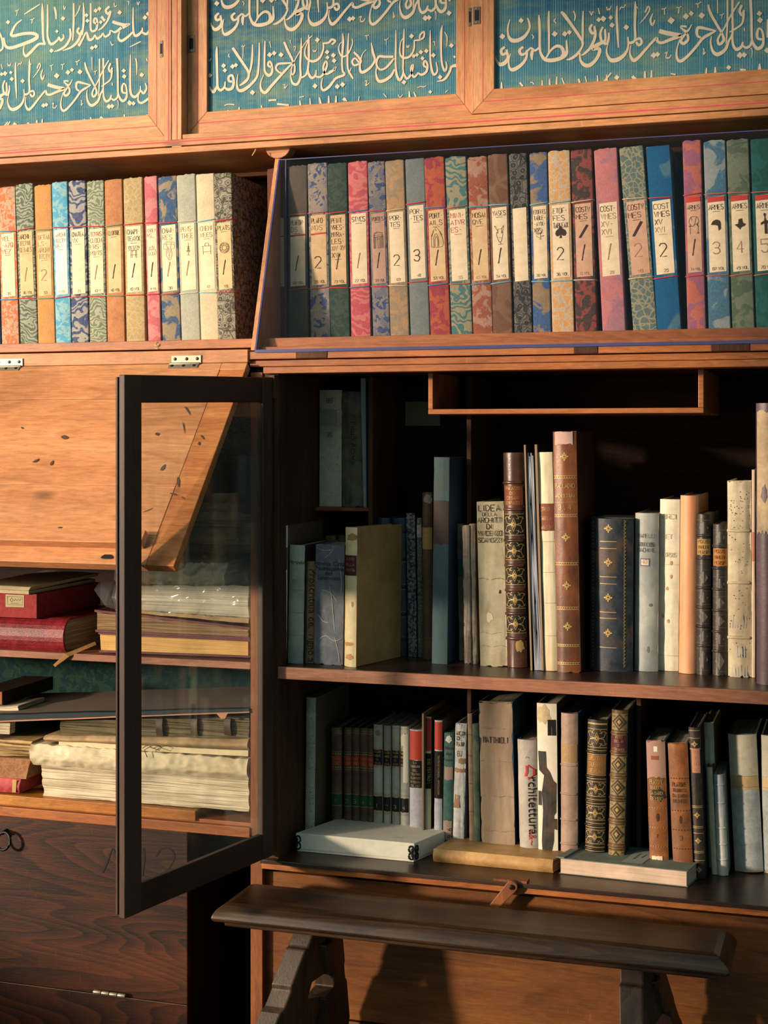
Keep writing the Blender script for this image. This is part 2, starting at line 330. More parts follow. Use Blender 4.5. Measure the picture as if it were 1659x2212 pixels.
# calligraphy: pen strokes traced row by row; x,y,width triples
def strokes(txt):
    out = []
    for ln in txt.split('/'):
        q = [float(v) for v in ln.replace(',', ' ').split()]
        out.append([tuple(q[i:i+3]) for i in range(0, len(q), 3)])
    return out
ROWA = strokes('170 560 30 125 600 40 140 650 40 190 630 35 190 590 30/195 620 30 205 690 40 170 750 55 110 770 50 70 720 25 60 680 10/440 215 20 465 290 28 460 350 30 410 430 45 330 480 55 250 480 55 210 420 30 205 330 22 230 230 14/390 560 30 345 600 40 365 650 40 410 640 30 440 600 30/435 600 30 425 690 35 370 770 45 280 830 55 230 820 35 215 740 22 235 640 14/430 620 25 480 575 30 530 605 30 580 565 25/500 600 40 490 660 45 495 720 12/490 410 12 512 440 14 500 465 14/575 180 15 580 250 34 585 400 34 585 560 32 600 640 36 650 710 50 740 720 55 850 690 50 905 640 45 910 560 30 905 480 18/695 130 18 692 250 32 695 400 30 695 560 26 690 640 24 655 695 20/665 690 20 720 600 30 790 550 40 850 570 45 870 640 50 840 690 40/775 220 16 758 250 14 785 278 14/840 140 30 880 180 50 960 290 42 1050 420 40 1100 510 30 1080 580 30 1030 650 40 960 700 35 905 715 14/1105 130 18 1100 300 30 1100 450 28 1090 520 28/990 130 16 1010 190 20 1000 250 16/1215 290 28 1185 340 38 1210 395 40 1245 380 32 1240 310 28/1250 360 35 1245 450 38 1190 570 38 1120 640 30 1080 660 12/1340 320 28 1310 400 34 1330 500 40 1370 470 34 1365 350 28/1410 390 22 1410 450 32 1385 520 40 1330 510 45 1240 560 60 1220 590 40 1290 580 45 1300 620 50 1260 710 45 1180 780 55 1110 770 50 1070 710 30 1065 630 18/1180 130 12 1205 180 16 1215 140 12 1235 150 10/1285 95 14 1300 170 18/1385 80 14 1395 120 16 1415 100 12 1420 125 12 1440 70 12/1510 70 18 1505 200 34 1515 400 32 1527 570 14/1540 120 12 1560 85 16 1590 90 14 1610 55 14/1640 440 20 1642 560 28 1600 650 45 1520 710 60 1440 720 55 1395 660 32 1385 590 20 1405 520 12/1728 15 10 1728 120 40 1721 300 34 1725 470 34 1673 512 40 1640 500 30/1723 480 36 1783 460 36 1803 510 36 1768 540 36 1738 500 34/1748 80 16 1758 105 6/1673 540 14 1663 640 24 1703 720 50 1763 690 45 1843 600 38 1923 510 34 1983 455 36 1998 500 40 2053 510 40 2153 470 45 2273 430 45/2013 370 60 2083 390 62 2183 410 62 2278 420 40 2213 445 40/1783 280 10 1843 210 18 1898 120 22 1883 75 20 1853 130 24 1848 150 20/1938 160 14 1908 240 30 1933 300 34 1963 235 14/2043 110 16 2073 110 14 2078 175 18/2073 110 14 2098 90 16/2218 90 16 2248 95 14 2243 160 18/2248 95 14 2278 75 16/2448 45 16 2473 50 14 2478 95 16/2473 50 14 2518 20 16/2078 640 14 2108 625 16 2098 660 14 2098 690 16 2133 690 18 2158 655 14/2403 290 12 2353 370 30 2293 350 30 2278 315 30 2343 318 26/2308 360 35 2353 420 35 2353 480 40 2303 520 45 2271 490 38 2313 420 34 2353 390 30/2258 470 14 2223 600 22 2228 700 36 2273 730 45 2353 670 40 2453 560 38 2533 460 40 2613 410 40 2693 370 14/2693 370 20 2583 345 36 2483 330 45 2463 380 40 2473 430 36 2513 450 30/2538 575 12 2547 600 14 2543 650 18 2568 620 10/2598 55 24 2623 150 40 2693 280 38 2763 400 34 2783 480 40 2733 530 40 2713 480 34 2743 410 28 2793 330 24 2883 160 26 2973 20 22/2828 0 28 2828 250 26 2818 450 24 2808 520 12/2708 -20 20 2713 160 12/2738 180 14 2763 180 14 2758 225 10/2763 180 12 2788 160 14/2888 -10 36 2888 200 32 2888 400 30 2843 490 34 2803 590 45 2713 650 55 2653 610 40 2628 510 24 2638 430 12/3003 60 34 2973 130 36 3003 180 38 3028 120 30/3023 160 36 3003 280 30 2913 350 26 2853 385 16/2888 400 30 2893 520 34 2933 590 45 2993 560 40 3013 500 26/3003 540 24 3053 570 36 3103 540 36 3123 480 34/3103 -10 40 3115 200 36 3118 400 34 3128 500 34 3183 580 50 3243 550 45 3258 470 34 3243 370 30 3203 340 28 3183 400 40 3193 460 38 3243 470 30/3028 330 14 3033 370 18/3108 570 14 3123 610 14 3118 690 8/3308 230 26 3308 450 32')
DOTA = [(140,435,60),(363,245,54),(765,405,60),(885,405,56),(940,385,50),(1290,235,50),(1345,225,62),(1435,210,46),(1450,300,56),(1620,325,58),(2156,245,72),(1948,660,60),(1993,650,54),(2333,195,64),(2396,160,54),(2521,185,66),(3210,160,56),(3218,240,62),(2978,660,66),(3028,655,58),(3300,600,60)]
ROWB = strokes('170 240 12 165 330 38 170 500 36 175 680 34 180 760 36 215 800 40 265 760 30 275 690 20/175 740 30 130 820 45 90 790 30 75 750 16/265 760 24 310 790 40 365 770 45 385 690 36 365 610 36 320 630 36 325 680 36 375 690 28/60 400 10 75 425 12 95 390 10/325 330 12 320 365 14 335 378 12/370 255 40 420 330 42 500 450 40 570 560 36 570 640 36 520 700 40 460 740 18/625 215 18 622 350 30 610 480 30 580 600 24/480 240 12 505 245 12 500 400 8/505 245 10 530 225 12/712 190 16 710 350 28 700 520 30 680 630 34 600 730 40 500 800 50 440 790 40 425 700 22 440 590 10/785 170 18 780 300 28 778 480 28 785 560 32 830 610 45 875 570 36 870 470 32 840 430 30 825 480 34 870 510 26/845 175 14 860 255 10/1130 450 20 1040 455 30 950 465 34 925 520 30 960 565 26 1010 585 20/1130 460 22 1060 530 34 960 640 38 870 740 42 790 830 45 735 790 36 730 700 20 770 600 10/1030 180 30 1070 280 38 1130 400 32 1165 500 26 1160 570 26 1135 600 20 1120 540 20 1150 450 16 1220 320 14 1310 180 14 1390 100 16/1250 130 14 1245 300 30 1235 480 30 1240 620 32 1200 720 40 1140 710 36 1115 630 20 1120 540 12/1530 190 20 1530 280 26 1480 390 36 1390 430 36 1310 380 26 1295 290 18 1340 150 14/1530 200 20 1600 190 30 1640 150 36 1685 170 30 1640 215 30/1345 90 14 1345 250 32 1345 420 30 1335 560 32 1380 640 40 1430 610 30 1440 540 16/1340 500 30 1310 600 30 1250 640 26/1400 280 10 1410 310 12 1425 285 10 1430 310 10 1445 275 10/1150 240 12 1175 245 12 1165 300 10/1105 155 10 1120 210 10/1430 620 26 1490 630 30 1545 570 34 1580 470 28 1560 430 26 1530 510 30 1560 590 34 1640 560 30 1690 500 24/1655 690 36 1600 760 40 1530 800 36 1505 740 24 1520 640 12/1015 730 10 1040 730 12 1035 780 16 1075 730 10/1600 571 30 1660 541 30 1690 501 30 1670 551 30/1780 71 10 1785 191 34 1770 391 28 1775 541 28 1800 601 34 1700 641 36 1655 690 36/1900 141 16 1900 221 18 1840 341 26 1770 366 26 1730 291 22 1740 211 14 1790 171 10/1855 71 14 1845 241 28 1840 421 28 1850 541 26 1900 631 30 1912 656 12/1920 311 30 1980 371 34 2010 441 34 1930 481 30 1900 431 30 1940 391 26 2000 461 28/1890 511 10 1860 581 20/2145 191 14 2165 311 36 2190 411 32 2140 501 36 2060 561 45 2010 561 40 2000 471 26 2030 341 14 2080 281 12/2430 371 36 2320 371 36 2240 371 36 2210 461 30 2250 531 30 2320 521 30 2390 451 34 2435 391 20/2210 511 20 2205 591 24 2240 681 45 2320 671 45 2400 611 40 2440 531 24/2460 31 12 2458 241 28 2455 441 28 2470 601 36 2510 671 40 2550 601 30 2555 541 20/2565 11 12 2560 141 30 2555 341 26 2550 541 26/2695 161 20 2690 281 24 2630 371 34 2550 381 34 2510 321 24 2520 191 16 2560 121 10/2695 161 20 2760 156 26 2815 121 28 2820 51 28 2770 91 28 2765 151 24/2595 221 10 2605 255 12 2615 225 10 2622 255 10 2632 221 10/2550 561 24 2600 651 36 2660 581 30 2680 471 28 2650 531 28 2690 631 34 2750 571 24/2750 581 24 2790 601 36 2850 561 36 2865 471 30 2830 421 30 2815 481 30 2860 511 24/2900 31 12 2898 191 28 2900 391 28 2920 541 34 2950 601 36 2990 551 26 2975 441 16/3055 -29 10 3040 61 36 3038 291 30 3050 461 30 3085 551 36 3110 501 26 3100 431 16/3080 51 10 3115 121 18 3110 241 10/3230 481 50 3170 501 36 3145 571 36 3080 661 36 2985 686 12/3220 381 30 3200 361 30/2935 181 12 2955 181 12 2960 231 10/2310 151 12 2335 161 10 2335 221 8/2335 161 10 2365 131 10/2060 106 12 2085 101 12 2090 161 10/2085 101 10 2118 91 12/2065 681 12 2090 685 12 2075 741 14 2125 701 10/2735 766 10 2780 751 12 2815 756 12 2850 741 10')
DOTB = [(255,485,52),(272,545,48),(370,495,52),(412,478,48),(80,610,50),(625,828,56),(845,345,54),(902,325,52),(990,345,56),(1455,155,54),(1580,310,50),(1585,380,44),(1425,745,56),(1660,351,54),(1670,421,52),(1710,751,56),(1778,726,56),(2660,106,54),(2690,361,44),(2730,346,44),(2780,311,50),(2850,296,50),(2800,391,46),(2563,696,52),(2940,351,52),(3170,226,52),(3025,631,52)]
ROWC = strokes('235 215 16 170 270 24 125 360 34 140 390 36 260 365 38 370 365 40 405 400 45 350 440 45 220 490 42 120 520 40 60 500 34 40 410 24/265 155 12 340 105 20 435 45 12/460 35 10 462 150 32 465 300 28 470 420 28 490 480 26/495 480 24 420 480 30 340 560 36 280 610 34 255 560 20 265 490 12/518 50 14 518 250 24 518 400 26 555 480 36 620 440 26 640 400 18/640 400 24 660 440 30 690 410 24 685 370 14/590 75 20 605 130 28 610 210 14/760 310 24 765 400 26 720 490 30 650 540 26 585 560 10/800 35 20 800 200 26 795 350 24 790 440 14/860 300 28 840 340 28 870 370 28 890 330 24/885 350 26 850 440 34 780 510 28 680 550 10/905 30 10 910 150 28 905 280 26 890 380 24/815 180 10 850 120 14 870 60 14/985 35 18 985 180 24 985 310 26 1010 340 30 1050 310 28 1055 220 26 1030 200 26 1020 240 28 1055 260 22/1190 70 28 1150 110 30 1170 150 30 1205 120 26/1200 130 30 1170 220 26 1110 300 22 1065 330 10/860 490 36 900 420 24 940 350 20 965 430 36 1010 420 26 1030 380 16 1055 420 30 1100 390 26 1120 360 14 1140 400 24 1190 370 26 1200 330 14 1250 350 26 1320 300 36/845 480 20 870 500 26/1220 235 36 1280 255 40 1350 270 36 1415 260 14 1330 300 40/1300 340 14 1285 410 26 1320 445 34 1390 400 30 1440 350 24/1447 80 12 1445 250 24 1455 370 28 1490 385 36 1540 340 26 1545 300 14/1540 350 24 1590 370 30 1620 330 20/1410 510 10 1470 480 14 1530 450 12/1490 20 10 1500 55 12 1510 25 10 1520 20 10/165 120 10 185 120 12 180 170 10/185 120 10 205 100 10/330 215 10 350 215 12 345 255 10/350 215 10 375 195 10/1240 30 10 1245 70 12 1270 60 10/1385 15 12 1400 20 12 1395 55 10/-20 320 20 20 420 24 30 520 24 -10 560 24/690 60 10 700 105 12 712 70 10/1200 450 10 1215 490 12 1235 480 10')
DOTC = [(88,240,40),(618,340,32),(560,550,42),(685,200,42),(940,165,38),(950,225,38),(1040,115,40),(1080,95,40),(1110,190,34),(1130,215,36),(1095,240,36),(1300,135,42),(1000,520,40),(1040,505,40),(1575,190,42),(1605,150,36)]
ROWL = strokes('1418 90 10 1415 250 24 1415 420 24 1425 520 30 1470 550 34 1520 490 22 1525 430 12/1530 480 22 1560 510 30 1590 460 24 1580 400 14/1625 560 30 1540 615 30 1500 590 24 1505 530 12/1475 130 16 1485 200 18 1485 310 8/1590 130 10 1600 160 12/915 790 20 915 830 26/985 770 16 985 830 26/1350 740 16 1355 810 30/400 800 16 400 870 28/460 790 14 455 870 24/85 820 12 30 890 22/110 815 14 60 890 24/300 830 26 330 870 26/1600 740 16 1595 790 28/620 840 14 650 830 14')
DOTL = [(1540,310,44),(1410,620,42),(1450,620,40),(160,850,42),(1100,780,36)]
TIPR = strokes('130 980 16 130 1080 34/345 985 30 385 1030 24/470 985 12 500 985 14 515 1010 12/615 960 16 615 1060 30/705 940 16 705 1050 30/790 915 16 785 1040 30/850 930 16 880 1010 20/1050 940 24 1065 1000 30/1130 910 16 1145 985 16/1275 900 16 1280 1000 28/1440 870 20 1340 990 26/1385 890 14 1390 980 30/1690 910 40 1740 960 50/1843 850 18 1843 960 40/1923 840 18 1918 950 34/2150 880 16 2210 890 18/2578 810 18 2573 900 30/2683 800 18 2683 900 44/3213 760 20 3213 860 60/2980 830 30 3050 840 30')
DOTR = [(1507,925,54),(2843,805,50)]
TIPB = strokes('265 995 14 320 978 14 395 985 16/310 1050 16 315 1090 24/455 1015 18 450 1080 30/830 930 28 880 925 24 930 925 28/740 990 14 748 1060 26/1230 930 18 1240 1010 34/1360 900 14 1365 990 26/1480 890 18 1500 990 40/1600 870 18 1600 990 34/1225 890 14 1285 878 14/1695 871 18 1690 970 34/1800 900 26 1830 940 20/1990 880 12 1980 950 14/2300 840 12 2340 890 14/2490 855 10 2510 890 14 2550 855 10/2630 810 14 2635 900 34/2690 820 14 2720 900 30/3090 830 10 3120 800 14/940 975 30 1090 990 26')
DOTT = [(1800,915,44),(2900,820,40)]
FABW = NT('blue striped cloth'); t = FABW; off = sd3()
n1 = t.noise(t.coord((3.5, 1, 16), off), 2.2, 5, .7); n2 = t.noise(t.coord((1, 1, 1), off), 2.6, 3, .5)
x = t.ramp(n2, [(.36, lin('275872')), (.52, lin('386f82')), (.66, lin('497b78'))])
x = t.mix(t.ramp(n1, [(.46, 0.0), (.72, .65)]), x, lin('7f8a58'))
wv = t.n('ShaderNodeTexWave', wave_type='BANDS', bands_direction='X'); wv.inputs['Scale'].default_value = 72; wv.inputs['Distortion'].default_value = .5; t.l(t.coord(), wv.inputs['Vector'])
wk = t.noise(t.coord((60, 1, 4), off), 1.4, 4, .7)
x = t.mix(t.mix(.55, (0, 0, 0, 1), t.mix(1.0, t.ramp(wv.outputs['Fac'], [(.42, 0.0), (.95, 1.0)]), t.ramp(wk, [(.35, 0.0), (.7, 1.0)]), 'MULTIPLY')), x, lin('93b5b8'))
th_ = t.noise(t.coord((1, 1, .3), off), 700, 2, .6); x = t.mix(.5, x, t.ramp(th_, [(.3, .55), (.7, 1.0)]), 'MULTIPLY')
t.bump(th_, .25, .0006); FABM = t.done(x, .85, .1)
SILVER = flat('woven silver script', 'c9b9a2', .75)
def sliding_door(name_px, yf, zb, fab, rows, dots, pull, label, extra=()):
    """fab = (left px, right px, bottom py at left) of the cloth; name_px = outer left, outer right px"""
    x0, x1 = PX(name_px[0], yf), PX(name_px[1], yf); fx0, fx1 = PX(fab[0], yf), PX(fab[1], yf); fz = PZ(fab[0], fab[2], yf)
    t2 = zt-.02; th = .022
    m = MB()
    m.prism([(x0, yf, zb), (x1, yf, zb), (fx1, yf, fz), (fx0, yf, fz)], (0, th, 0), 0)
    m.prism([(x0, yf, zb+.0004), (fx0, yf, fz), (fx0, yf, t2), (x0, yf, t2)], (0, th, 0), 1)
    m.prism([(x1, yf, zb+.0004), (fx1, yf, fz), (fx1, yf, t2), (x1, yf, t2)], (0, th, 0), 1)
    e = .0006; pz = zb*.50+fz*.50
    m.box((x0*.5+fx0*.5, yf-e, pz-.0009), (x1*.5+fx1*.5, yf+.004, pz+.0009), 2)
    for a, b in ((x0, fx0), (x1, fx1)): m.box(((a+b)/2-.0009, yf-e, pz), ((a+b)/2+.0009, yf+.004, t2), 2)
    d = m.build('sliding_door', [PINE, PINEZ, PINK], uc, UO, .0012)
    yc = yf+.009; m = MB()
    m.add([(fx0-.01, yc, fz-.01), (fx1+.01, yc, fz-.01), (fx1+.01, yc, t2), (fx0-.01, yc, t2)], [(0, 1, 2, 3)])
    m.add([(fx0-.01, yc+.004, fz-.01), (fx1+.01, yc+.004, fz-.01), (fx1+.01, yc+.004, t2), (fx0-.01, yc+.004, t2)], [(3, 2, 1, 0)])
    cnt = [0]
    def fn(px, py): return P(px, py, yc-.0005-4e-6*cnt[0])
    bx0, bx1 = fab[0]-3, fab[1]+6
    for row, mp, ws in rows:
        for s in row:
            s = smooth_path(s, 4); pts = [mp(a, b) for a, b, c in s]; w = [max(c, 6)*ws*.86 for a, b, c in s]
            if min(p[0] for p in pts) < bx0-16 or max(p[0] for p in pts) > bx1+18: continue
            if min(p[1] for p in pts) < -330: continue
            cnt[0] += 1; m.ribbon(pts, w, fn, 1)
    for row, mp, ws in dots:
        for a, b, c in row:
            px, py = mp(a, b); r = c*ws*.62
            cnt[0] += 1
            if bx0 < px < bx1: m.poly2([(px-r, py+r*.15), (px-r*.1, py-r), (px+r, py-r*.1), (px+r*.1, py+r)], fn, 1)
    m.build('fabric_panel', [FABM, SILVER], d, None if False else UO, recalc=False)
    for (a, b, c2, e2) in pull:      # recessed finger pulls, bottom-left / top-right px
        m = MB(); p, q = P(a, e2, yf), P(c2, b, yf)
        m.box((p.x, yf-.0012, p.z), (q.x, yf+.006, q.z)); w = q.x-p.x; h = q.z-p.z
        m.add([(p.x+w*.25, yf-.0018, p.z+h*.2), (q.x-w*.2, yf-.0018, p.z+h*.2), (q.x-w*.2, yf-.0018, q.z-h*.2), (p.x+w*.25, yf-.0018, q.z-h*.2)], [(0, 1, 2, 3)], 1)
        for k in (.1, .9): m.tube([(p.x+w*.5, yf-.0022, p.z+h*k), (p.x+w*.5, yf, p.z+h*k)], w*.12, 8, 2)
        m.build('finger_pull', [PLATE, BLACK, STEEL], d, UO, .0006)
    return d
mA = lambda a, b: (1060+a/5.53, b/5.53)
mA2 = lambda a, b: (485.6+(a/5.53-45)*.878, 76.9+(b/5.53-153.7)*.93 - (a/5.53-45)*.012)
mA3 = lambda a, b: (122.7+(1060+a/5.53-1450)*.76, 163.6+(b/5.53-44.3)*.86+(1060+a/5.53-1450)*.012)
mB = lambda a, b: (440+a*.1688, 60+b*.1688)
mC = lambda a, b: (a*.1989, b*.1989)
mL = lambda a, b: (a*.1989, 100+b*.1989)
zbl = PZ(200, 307, yU+.012)
sliding_door((-260, 357), yU+.010, PZ(340, 298, yU+.010), (-200, 320, 286), [(ROWB, lambda a, b: (10+a*.15, b*.15-130), .14), (ROWC, mC, .1989), (ROWA, mA3, .135), (ROWL, mL, .1989)], [(DOTC, mC, .1989), (DOTA, mA3, .14), (DOTL, mL, .1989)], [(345, 87, 352, 124)], 'left')
sliding_door((405, 1021), yU+.030, PZ(415, 290, yU+.030), (447, 985, 241.5), [(ROWC, lambda a, b: (455+a*.19, b*.19-130), .18), (ROWC, lambda a, b: (770+a*.19, b*.19-136), .18), (ROWA, mA2, .165), (ROWB, mB, .1688), (TIPB, mB, .1688)], [(DOTA, mA2, .165), (DOTB, mB, .1688), (DOTT, mB, .1688)], [(406, 75, 421, 114), (1012, 17, 1018, 57)], 'middle')
sliding_door((1019, 1760), yU+.018, PZ(1021, 246, yU+.018), (1067, 1720, 192), [(ROWB, lambda a, b: (1072+a*.185, b*.185-158), .17), (ROWA, mA, .1808), (TIPR, mA, .1808)], [(DOTA, mA, .1808), (DOTR, mA, .1808)], [(1022, 14, 1038, 53)], 'right')
# ------------------------------------------------------------------ the bookcase itself
BO = (.15, .2, 0)
bc = thing('bookcase', 'tall wooden bookcase with slanted partition, drop flap, glass door and open book shelves', 'bookcase', BO)
def bpart(name, mb, mats, bevel=.0012): return mb.build(name, mats, bc, BO, bevel)
zlip = UZ(302); zpl = PZ(1100, 719, .03)
XP0, XP1 = P(541, 757).x, P(554, 757).x
m = MB(); m.prism([(XP0, 0, PZ(545, 757)), (XP0, .129, zlip), (XP0, .42, zlip), (XP0, .42, zpl-.05)], (XP1-XP0, 0, 0))
bpart('slanted_partition', m, [PINEZ])
m = MB(); c = P(603, 318, .125); r = .026
m.prism([(c.x+r*math.cos(a)*(1.0), .118, c.z-.001+(r*.85*math.sin(a))) for a in [math.pi+k*math.pi/10 for k in range(11)]], (0, .03, 0)); bpart('foot_block', m, PINE)
m = MB(); m.box((XL, .03, zpl-.0175), (XR, .42, zpl)); bpart('binder_shelf', m, [RED])
za, zb_, zc_, zd, ze, zf = PZ(1100, 749), PZ(1100, 767), PZ(1100, 769), PZ(1100, 783.5), PZ(1100, 785), PZ(1100, 800)
m = MB(); xx = PX(537)
ins = [(640, 708), (1240, 1292), (1536, 1620)]
m.box((xx, -.002, zb_), (XR, .05, za)); m.box((xx, .006, zd), (XR, .05, zc_)); m.box((xx, .012, za), (XR, .04, zpl-.0175))
for a, b in ins: m.box((PX(a), -.0035, zb_+.0006), (PX(b), .02, za+.001), 1)
bpart('desk_rail', m, [RED, DARKZ])
m = MB(); m.box((PX(571), -.006, zf), (XR, .05, ze)); bpart('cornice_strip', m, RED)
zl0, zl1 = PZ(0, 765, -.004), PZ(0, 792, -.004)
m = MB(); m.box((XL, -.006, zl1), (PX(538), .05, zl0)); bpart('flap_rail', m, PINE)
# back panels, sides, shelves
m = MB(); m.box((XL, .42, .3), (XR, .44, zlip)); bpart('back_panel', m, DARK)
m = MB(); m.box((PX(541), .0, 0), (PX(567), .03, zf+.003)); bpart('front_post', m, REDZ)
x6 = PX(600); zfl = PZ(570, 1857, -.012); zsh = PZ(595, 1440)
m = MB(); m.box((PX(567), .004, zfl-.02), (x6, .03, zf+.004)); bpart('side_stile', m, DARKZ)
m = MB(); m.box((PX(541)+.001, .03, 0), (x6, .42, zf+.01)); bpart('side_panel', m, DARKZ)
m = MB(); m.box((x6, .0, PZ(595, 1466)), (XR, .008, zsh)); m.box((x6, .008, PZ(595, 1466)), (XR, .42, zsh), 1); bpart('book_shelf', m, [SHELFW, VARN], .0008)
m = MB(); m.box((PX(567), -.012, PZ(570, 1866, -.012)), (XR, .42, zfl)); m.box((PX(567), -.006, PZ(570, 1877, -.006)), (XR, .05, PZ(570, 1866, -.012)), 1); bpart('bottom_board', m, [VARN, RED])
m = MB(); m.box((PX(567), .016, 0), (XR, .04, PZ(570, 1881, .016))); m.box((PX(567), .010, PZ(570, 2180, .016)), (XR, .02, PZ(570, 2178, .016)), 1); bpart('fall_panel', m, [PANELW, DARK])
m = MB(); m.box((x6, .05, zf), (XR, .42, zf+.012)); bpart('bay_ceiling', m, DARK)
# cubby with two vellums, hanging tray, dividers
yc = .20
m = MB(); m.box((x6, yc, PZ(740, 1104, yc)), (P(798, 1100, yc).x, .42, PZ(740, 1096, yc))); bpart('cubby_shelf', m, REDZ)
m = MB(); m.box((P(795, 900, yc).x, yc, zsh+.02), (P(805, 900, yc).x, .42, zf)); bpart('divider', m, DARKZ)
m = MB(); m.box((P(1008, 900, yc).x, yc, zsh), (P(1018, 900, yc).x, .42, zf)); bpart('divider', m, DARKZ)
m = MB(); yt = .05; a, b = P(925, 895, yt), P(1520, 895, yt); zt2 = PZ(925, 884, yt)
m.box((a.x, yt, a.z), (b.x, .36, zt2)); m.box((a.x, yt, zt2), (P(935, 890, yt).x, .36, zf)); m.box((P(1508, 890, yt).x, yt, zt2), (b.x, .36, zf)); m.box((a.x, .35, zt2), (b.x, .36, zf), 1)
bpart('hanging_tray', m, [RED, DARK])
for p0, p1 in ((1009, 1018), (1375, 1385)):
    m = MB(); m.box((P(p0, 1600, .19).x, .19, zfl), (P(p1, 1600, .19).x, .42, PZ(595, 1466))); bpart('divider', m, DARKZ)
m = MB(); p = P(875, 920, .41); m.box((p.x, .412, p.z), (P(950, 920, .41).x, .418, PZ(875, 868, .41))); bpart('paper_note', m, flat('dull paper', '7d7a62', .9), 0)
m = MB(); m.box((XR, -.012, 0), (XR+.022, .44, zlip)); bpart('end_panel', m, DARKZ)
# left bay
zls = PZ(300, 1419); XS = PX(541)
m = MB(); m.box((XL, .0, PZ(300, 1434)), (XS, .42, zls)); bpart('folio_shelf', m, SHELFW)
m = MB(); m.box((XL, .408, PZ(0, 1735, .4)), (XS, .419, zls-.01)); bpart('damask_lining', m, brocade('green damask lining', '0b2a30', '233d30', 'damask', 20), 0)
zst = PZ(0, 1716); m = MB(); m.box((XL, -.002, PZ(0, 1737)), (PX(423), .06, zst)); m.box((XL, .004, PZ(0, 1741)), (XS, .42, PZ(0, 1733)), 1); m.box((XL, -.004, PZ(0, 1761)), (XS, .05, PZ(0, 1741)), 1)
bpart('base_board', m, [AMBER, RED])
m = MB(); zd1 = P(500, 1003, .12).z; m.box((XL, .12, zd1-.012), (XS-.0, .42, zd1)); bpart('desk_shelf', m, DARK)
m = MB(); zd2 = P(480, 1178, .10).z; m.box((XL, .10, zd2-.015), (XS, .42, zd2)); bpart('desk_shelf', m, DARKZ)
# drop flap, hung from its top edge and propped towards the room
A0 = P(535, 783, -.010); B0 = Q(375, 1222, A0.x); FD = (B0-A0); FL_ = FD.length; FD.normalize(); FN = Vector((1, 0, 0)).cross(FD); FN = FN if FN.z > 0 else -FN
def FP(x, t, n=0): return Vector((x, A0.y, A0.z)) + FD*t + FN*n
def onflap(px, py):
    d = ray(px, py); k = (Vector((0, A0.y, A0.z))-CAM).dot(FN)/d.dot(FN); p = CAM+d*k; return p.x, (p-Vector((p.x, A0.y, A0.z))).dot(FD)
def fbox(mb, x0, x1, t0, t1, n0, n1, mt=0): mb.hexa([FP(x0, t0, n0), FP(x1, t0, n0), FP(x1, t1, n0), FP(x0, t1, n0), FP(x0, t0, n1), FP(x1, t0, n1), FP(x1, t1, n1), FP(x0, t1, n1)], mt)
m = MB(); xe = A0.x; xw = .052; ts = [0, onflap(100, 862)[1], onflap(100, 1046)[1], onflap(100, 1150)[1], FL_]
for i in range(4): fbox(m, XL, xe-xw, ts[i]+(.0008 if i else 0), ts[i+1], -.018, -.0006*(i % 2))
fbox(m, xe-xw+.0005, xe, onflap(440, 800)[1], FL_, -.018, -.0008, 1); fbox(m, xe-xw, xe, 0, onflap(440, 800)[1]-.0006, -.018, 0)
lx, lt = onflap(322, 1157); lb = onflap(322, 1186)[1]
fbox(m, XL, lx, lt, lb, 0, .016)
flapM = FLAPW
flap = bpart('drop_flap', m, [FLAPW, wood('flap end board', '94502a', 'b3703c', 'cb8c55', 'x', .42, 1.0)])
for px, py in ((20, 790), (404, 781)):
    m = MB(); x, t = onflap(px, py); zc = A0.z
    m.box((x-.032, -.0085, zc), (x+.030, -.0055, zc+.0155)); fbox(m, x-.034, x+.027, .0015, .0125, 0, .0018)
    m.tube([(x-.033, -.0125, zc-.001), (x+.029, -.0125, zc-.001)], .003, 10)
    for k in (-.024, 0, .022):
        m.tube([(x+k, -.0095, zc+.009), (x+k, -.0082, zc+.009)], .0032, 10, 1); q = FP(x+k-.003, .007, .0016); m.tube([q, q+FN*.001], .0032, 10, 1)
    m.build('hinge', [STEEL, IRON], flap, BO, .0004)
m = MB(); x, t = onflap(232, 1203); q = FP(x, t, .0012)
m.poly2([(.011*math.cos(a)*(1+.2*math.sin(3*a)), .006*math.sin(a)*(1+.25*math.cos(2*a))) for a in [k*.5236 for k in range(12)]], lambda u, v: FP(x+u, t+v, .0009)); m.build('knot_hole', BLACK, flap, BO, recalc=False)
STAINM = flat('old ink marks', '4c3a2c', .8)
for px, py, l, w, a in ((78, 995, 16, 5, -.5), (112, 1000, 12, 6, -1.0), (405, 888, 22, 4, 1.0), (352, 1010, 16, 7, -.9), (385, 1042, 22, 6, 1.5), (375, 1068, 16, 4, .3), (395, 1076, 8, 3, .6), (437, 945, 12, 4, .9), (430, 958, 8, 5, -1.3), (397, 925, 26, 2.5, 1.4), (340, 938, 9, 7, 0), (105, 1145, 14, 5, -.1), (130, 1140, 10, 4, -.1), (72, 1146, 8, 3, 0), (140, 945, 16, 9, .1), (48, 925, 6, 4, .5), (320, 1102, 24, 2, -.4)):
    m = MB(); dx, dy = math.cos(a)*l/2, math.sin(a)*l/2
    m.ribbon([(px-dx, py-dy), (px-dx*.2, py-dy*.4), (px+dx*.4, py+dy*.2), (px+dx, py+dy)], [w*.3, w, w*.8, w*.2], lambda u, v: FP(*onflap(u, v), .0007))
    m.build('ink_stain', STAINM, flap, BO, recalc=False)
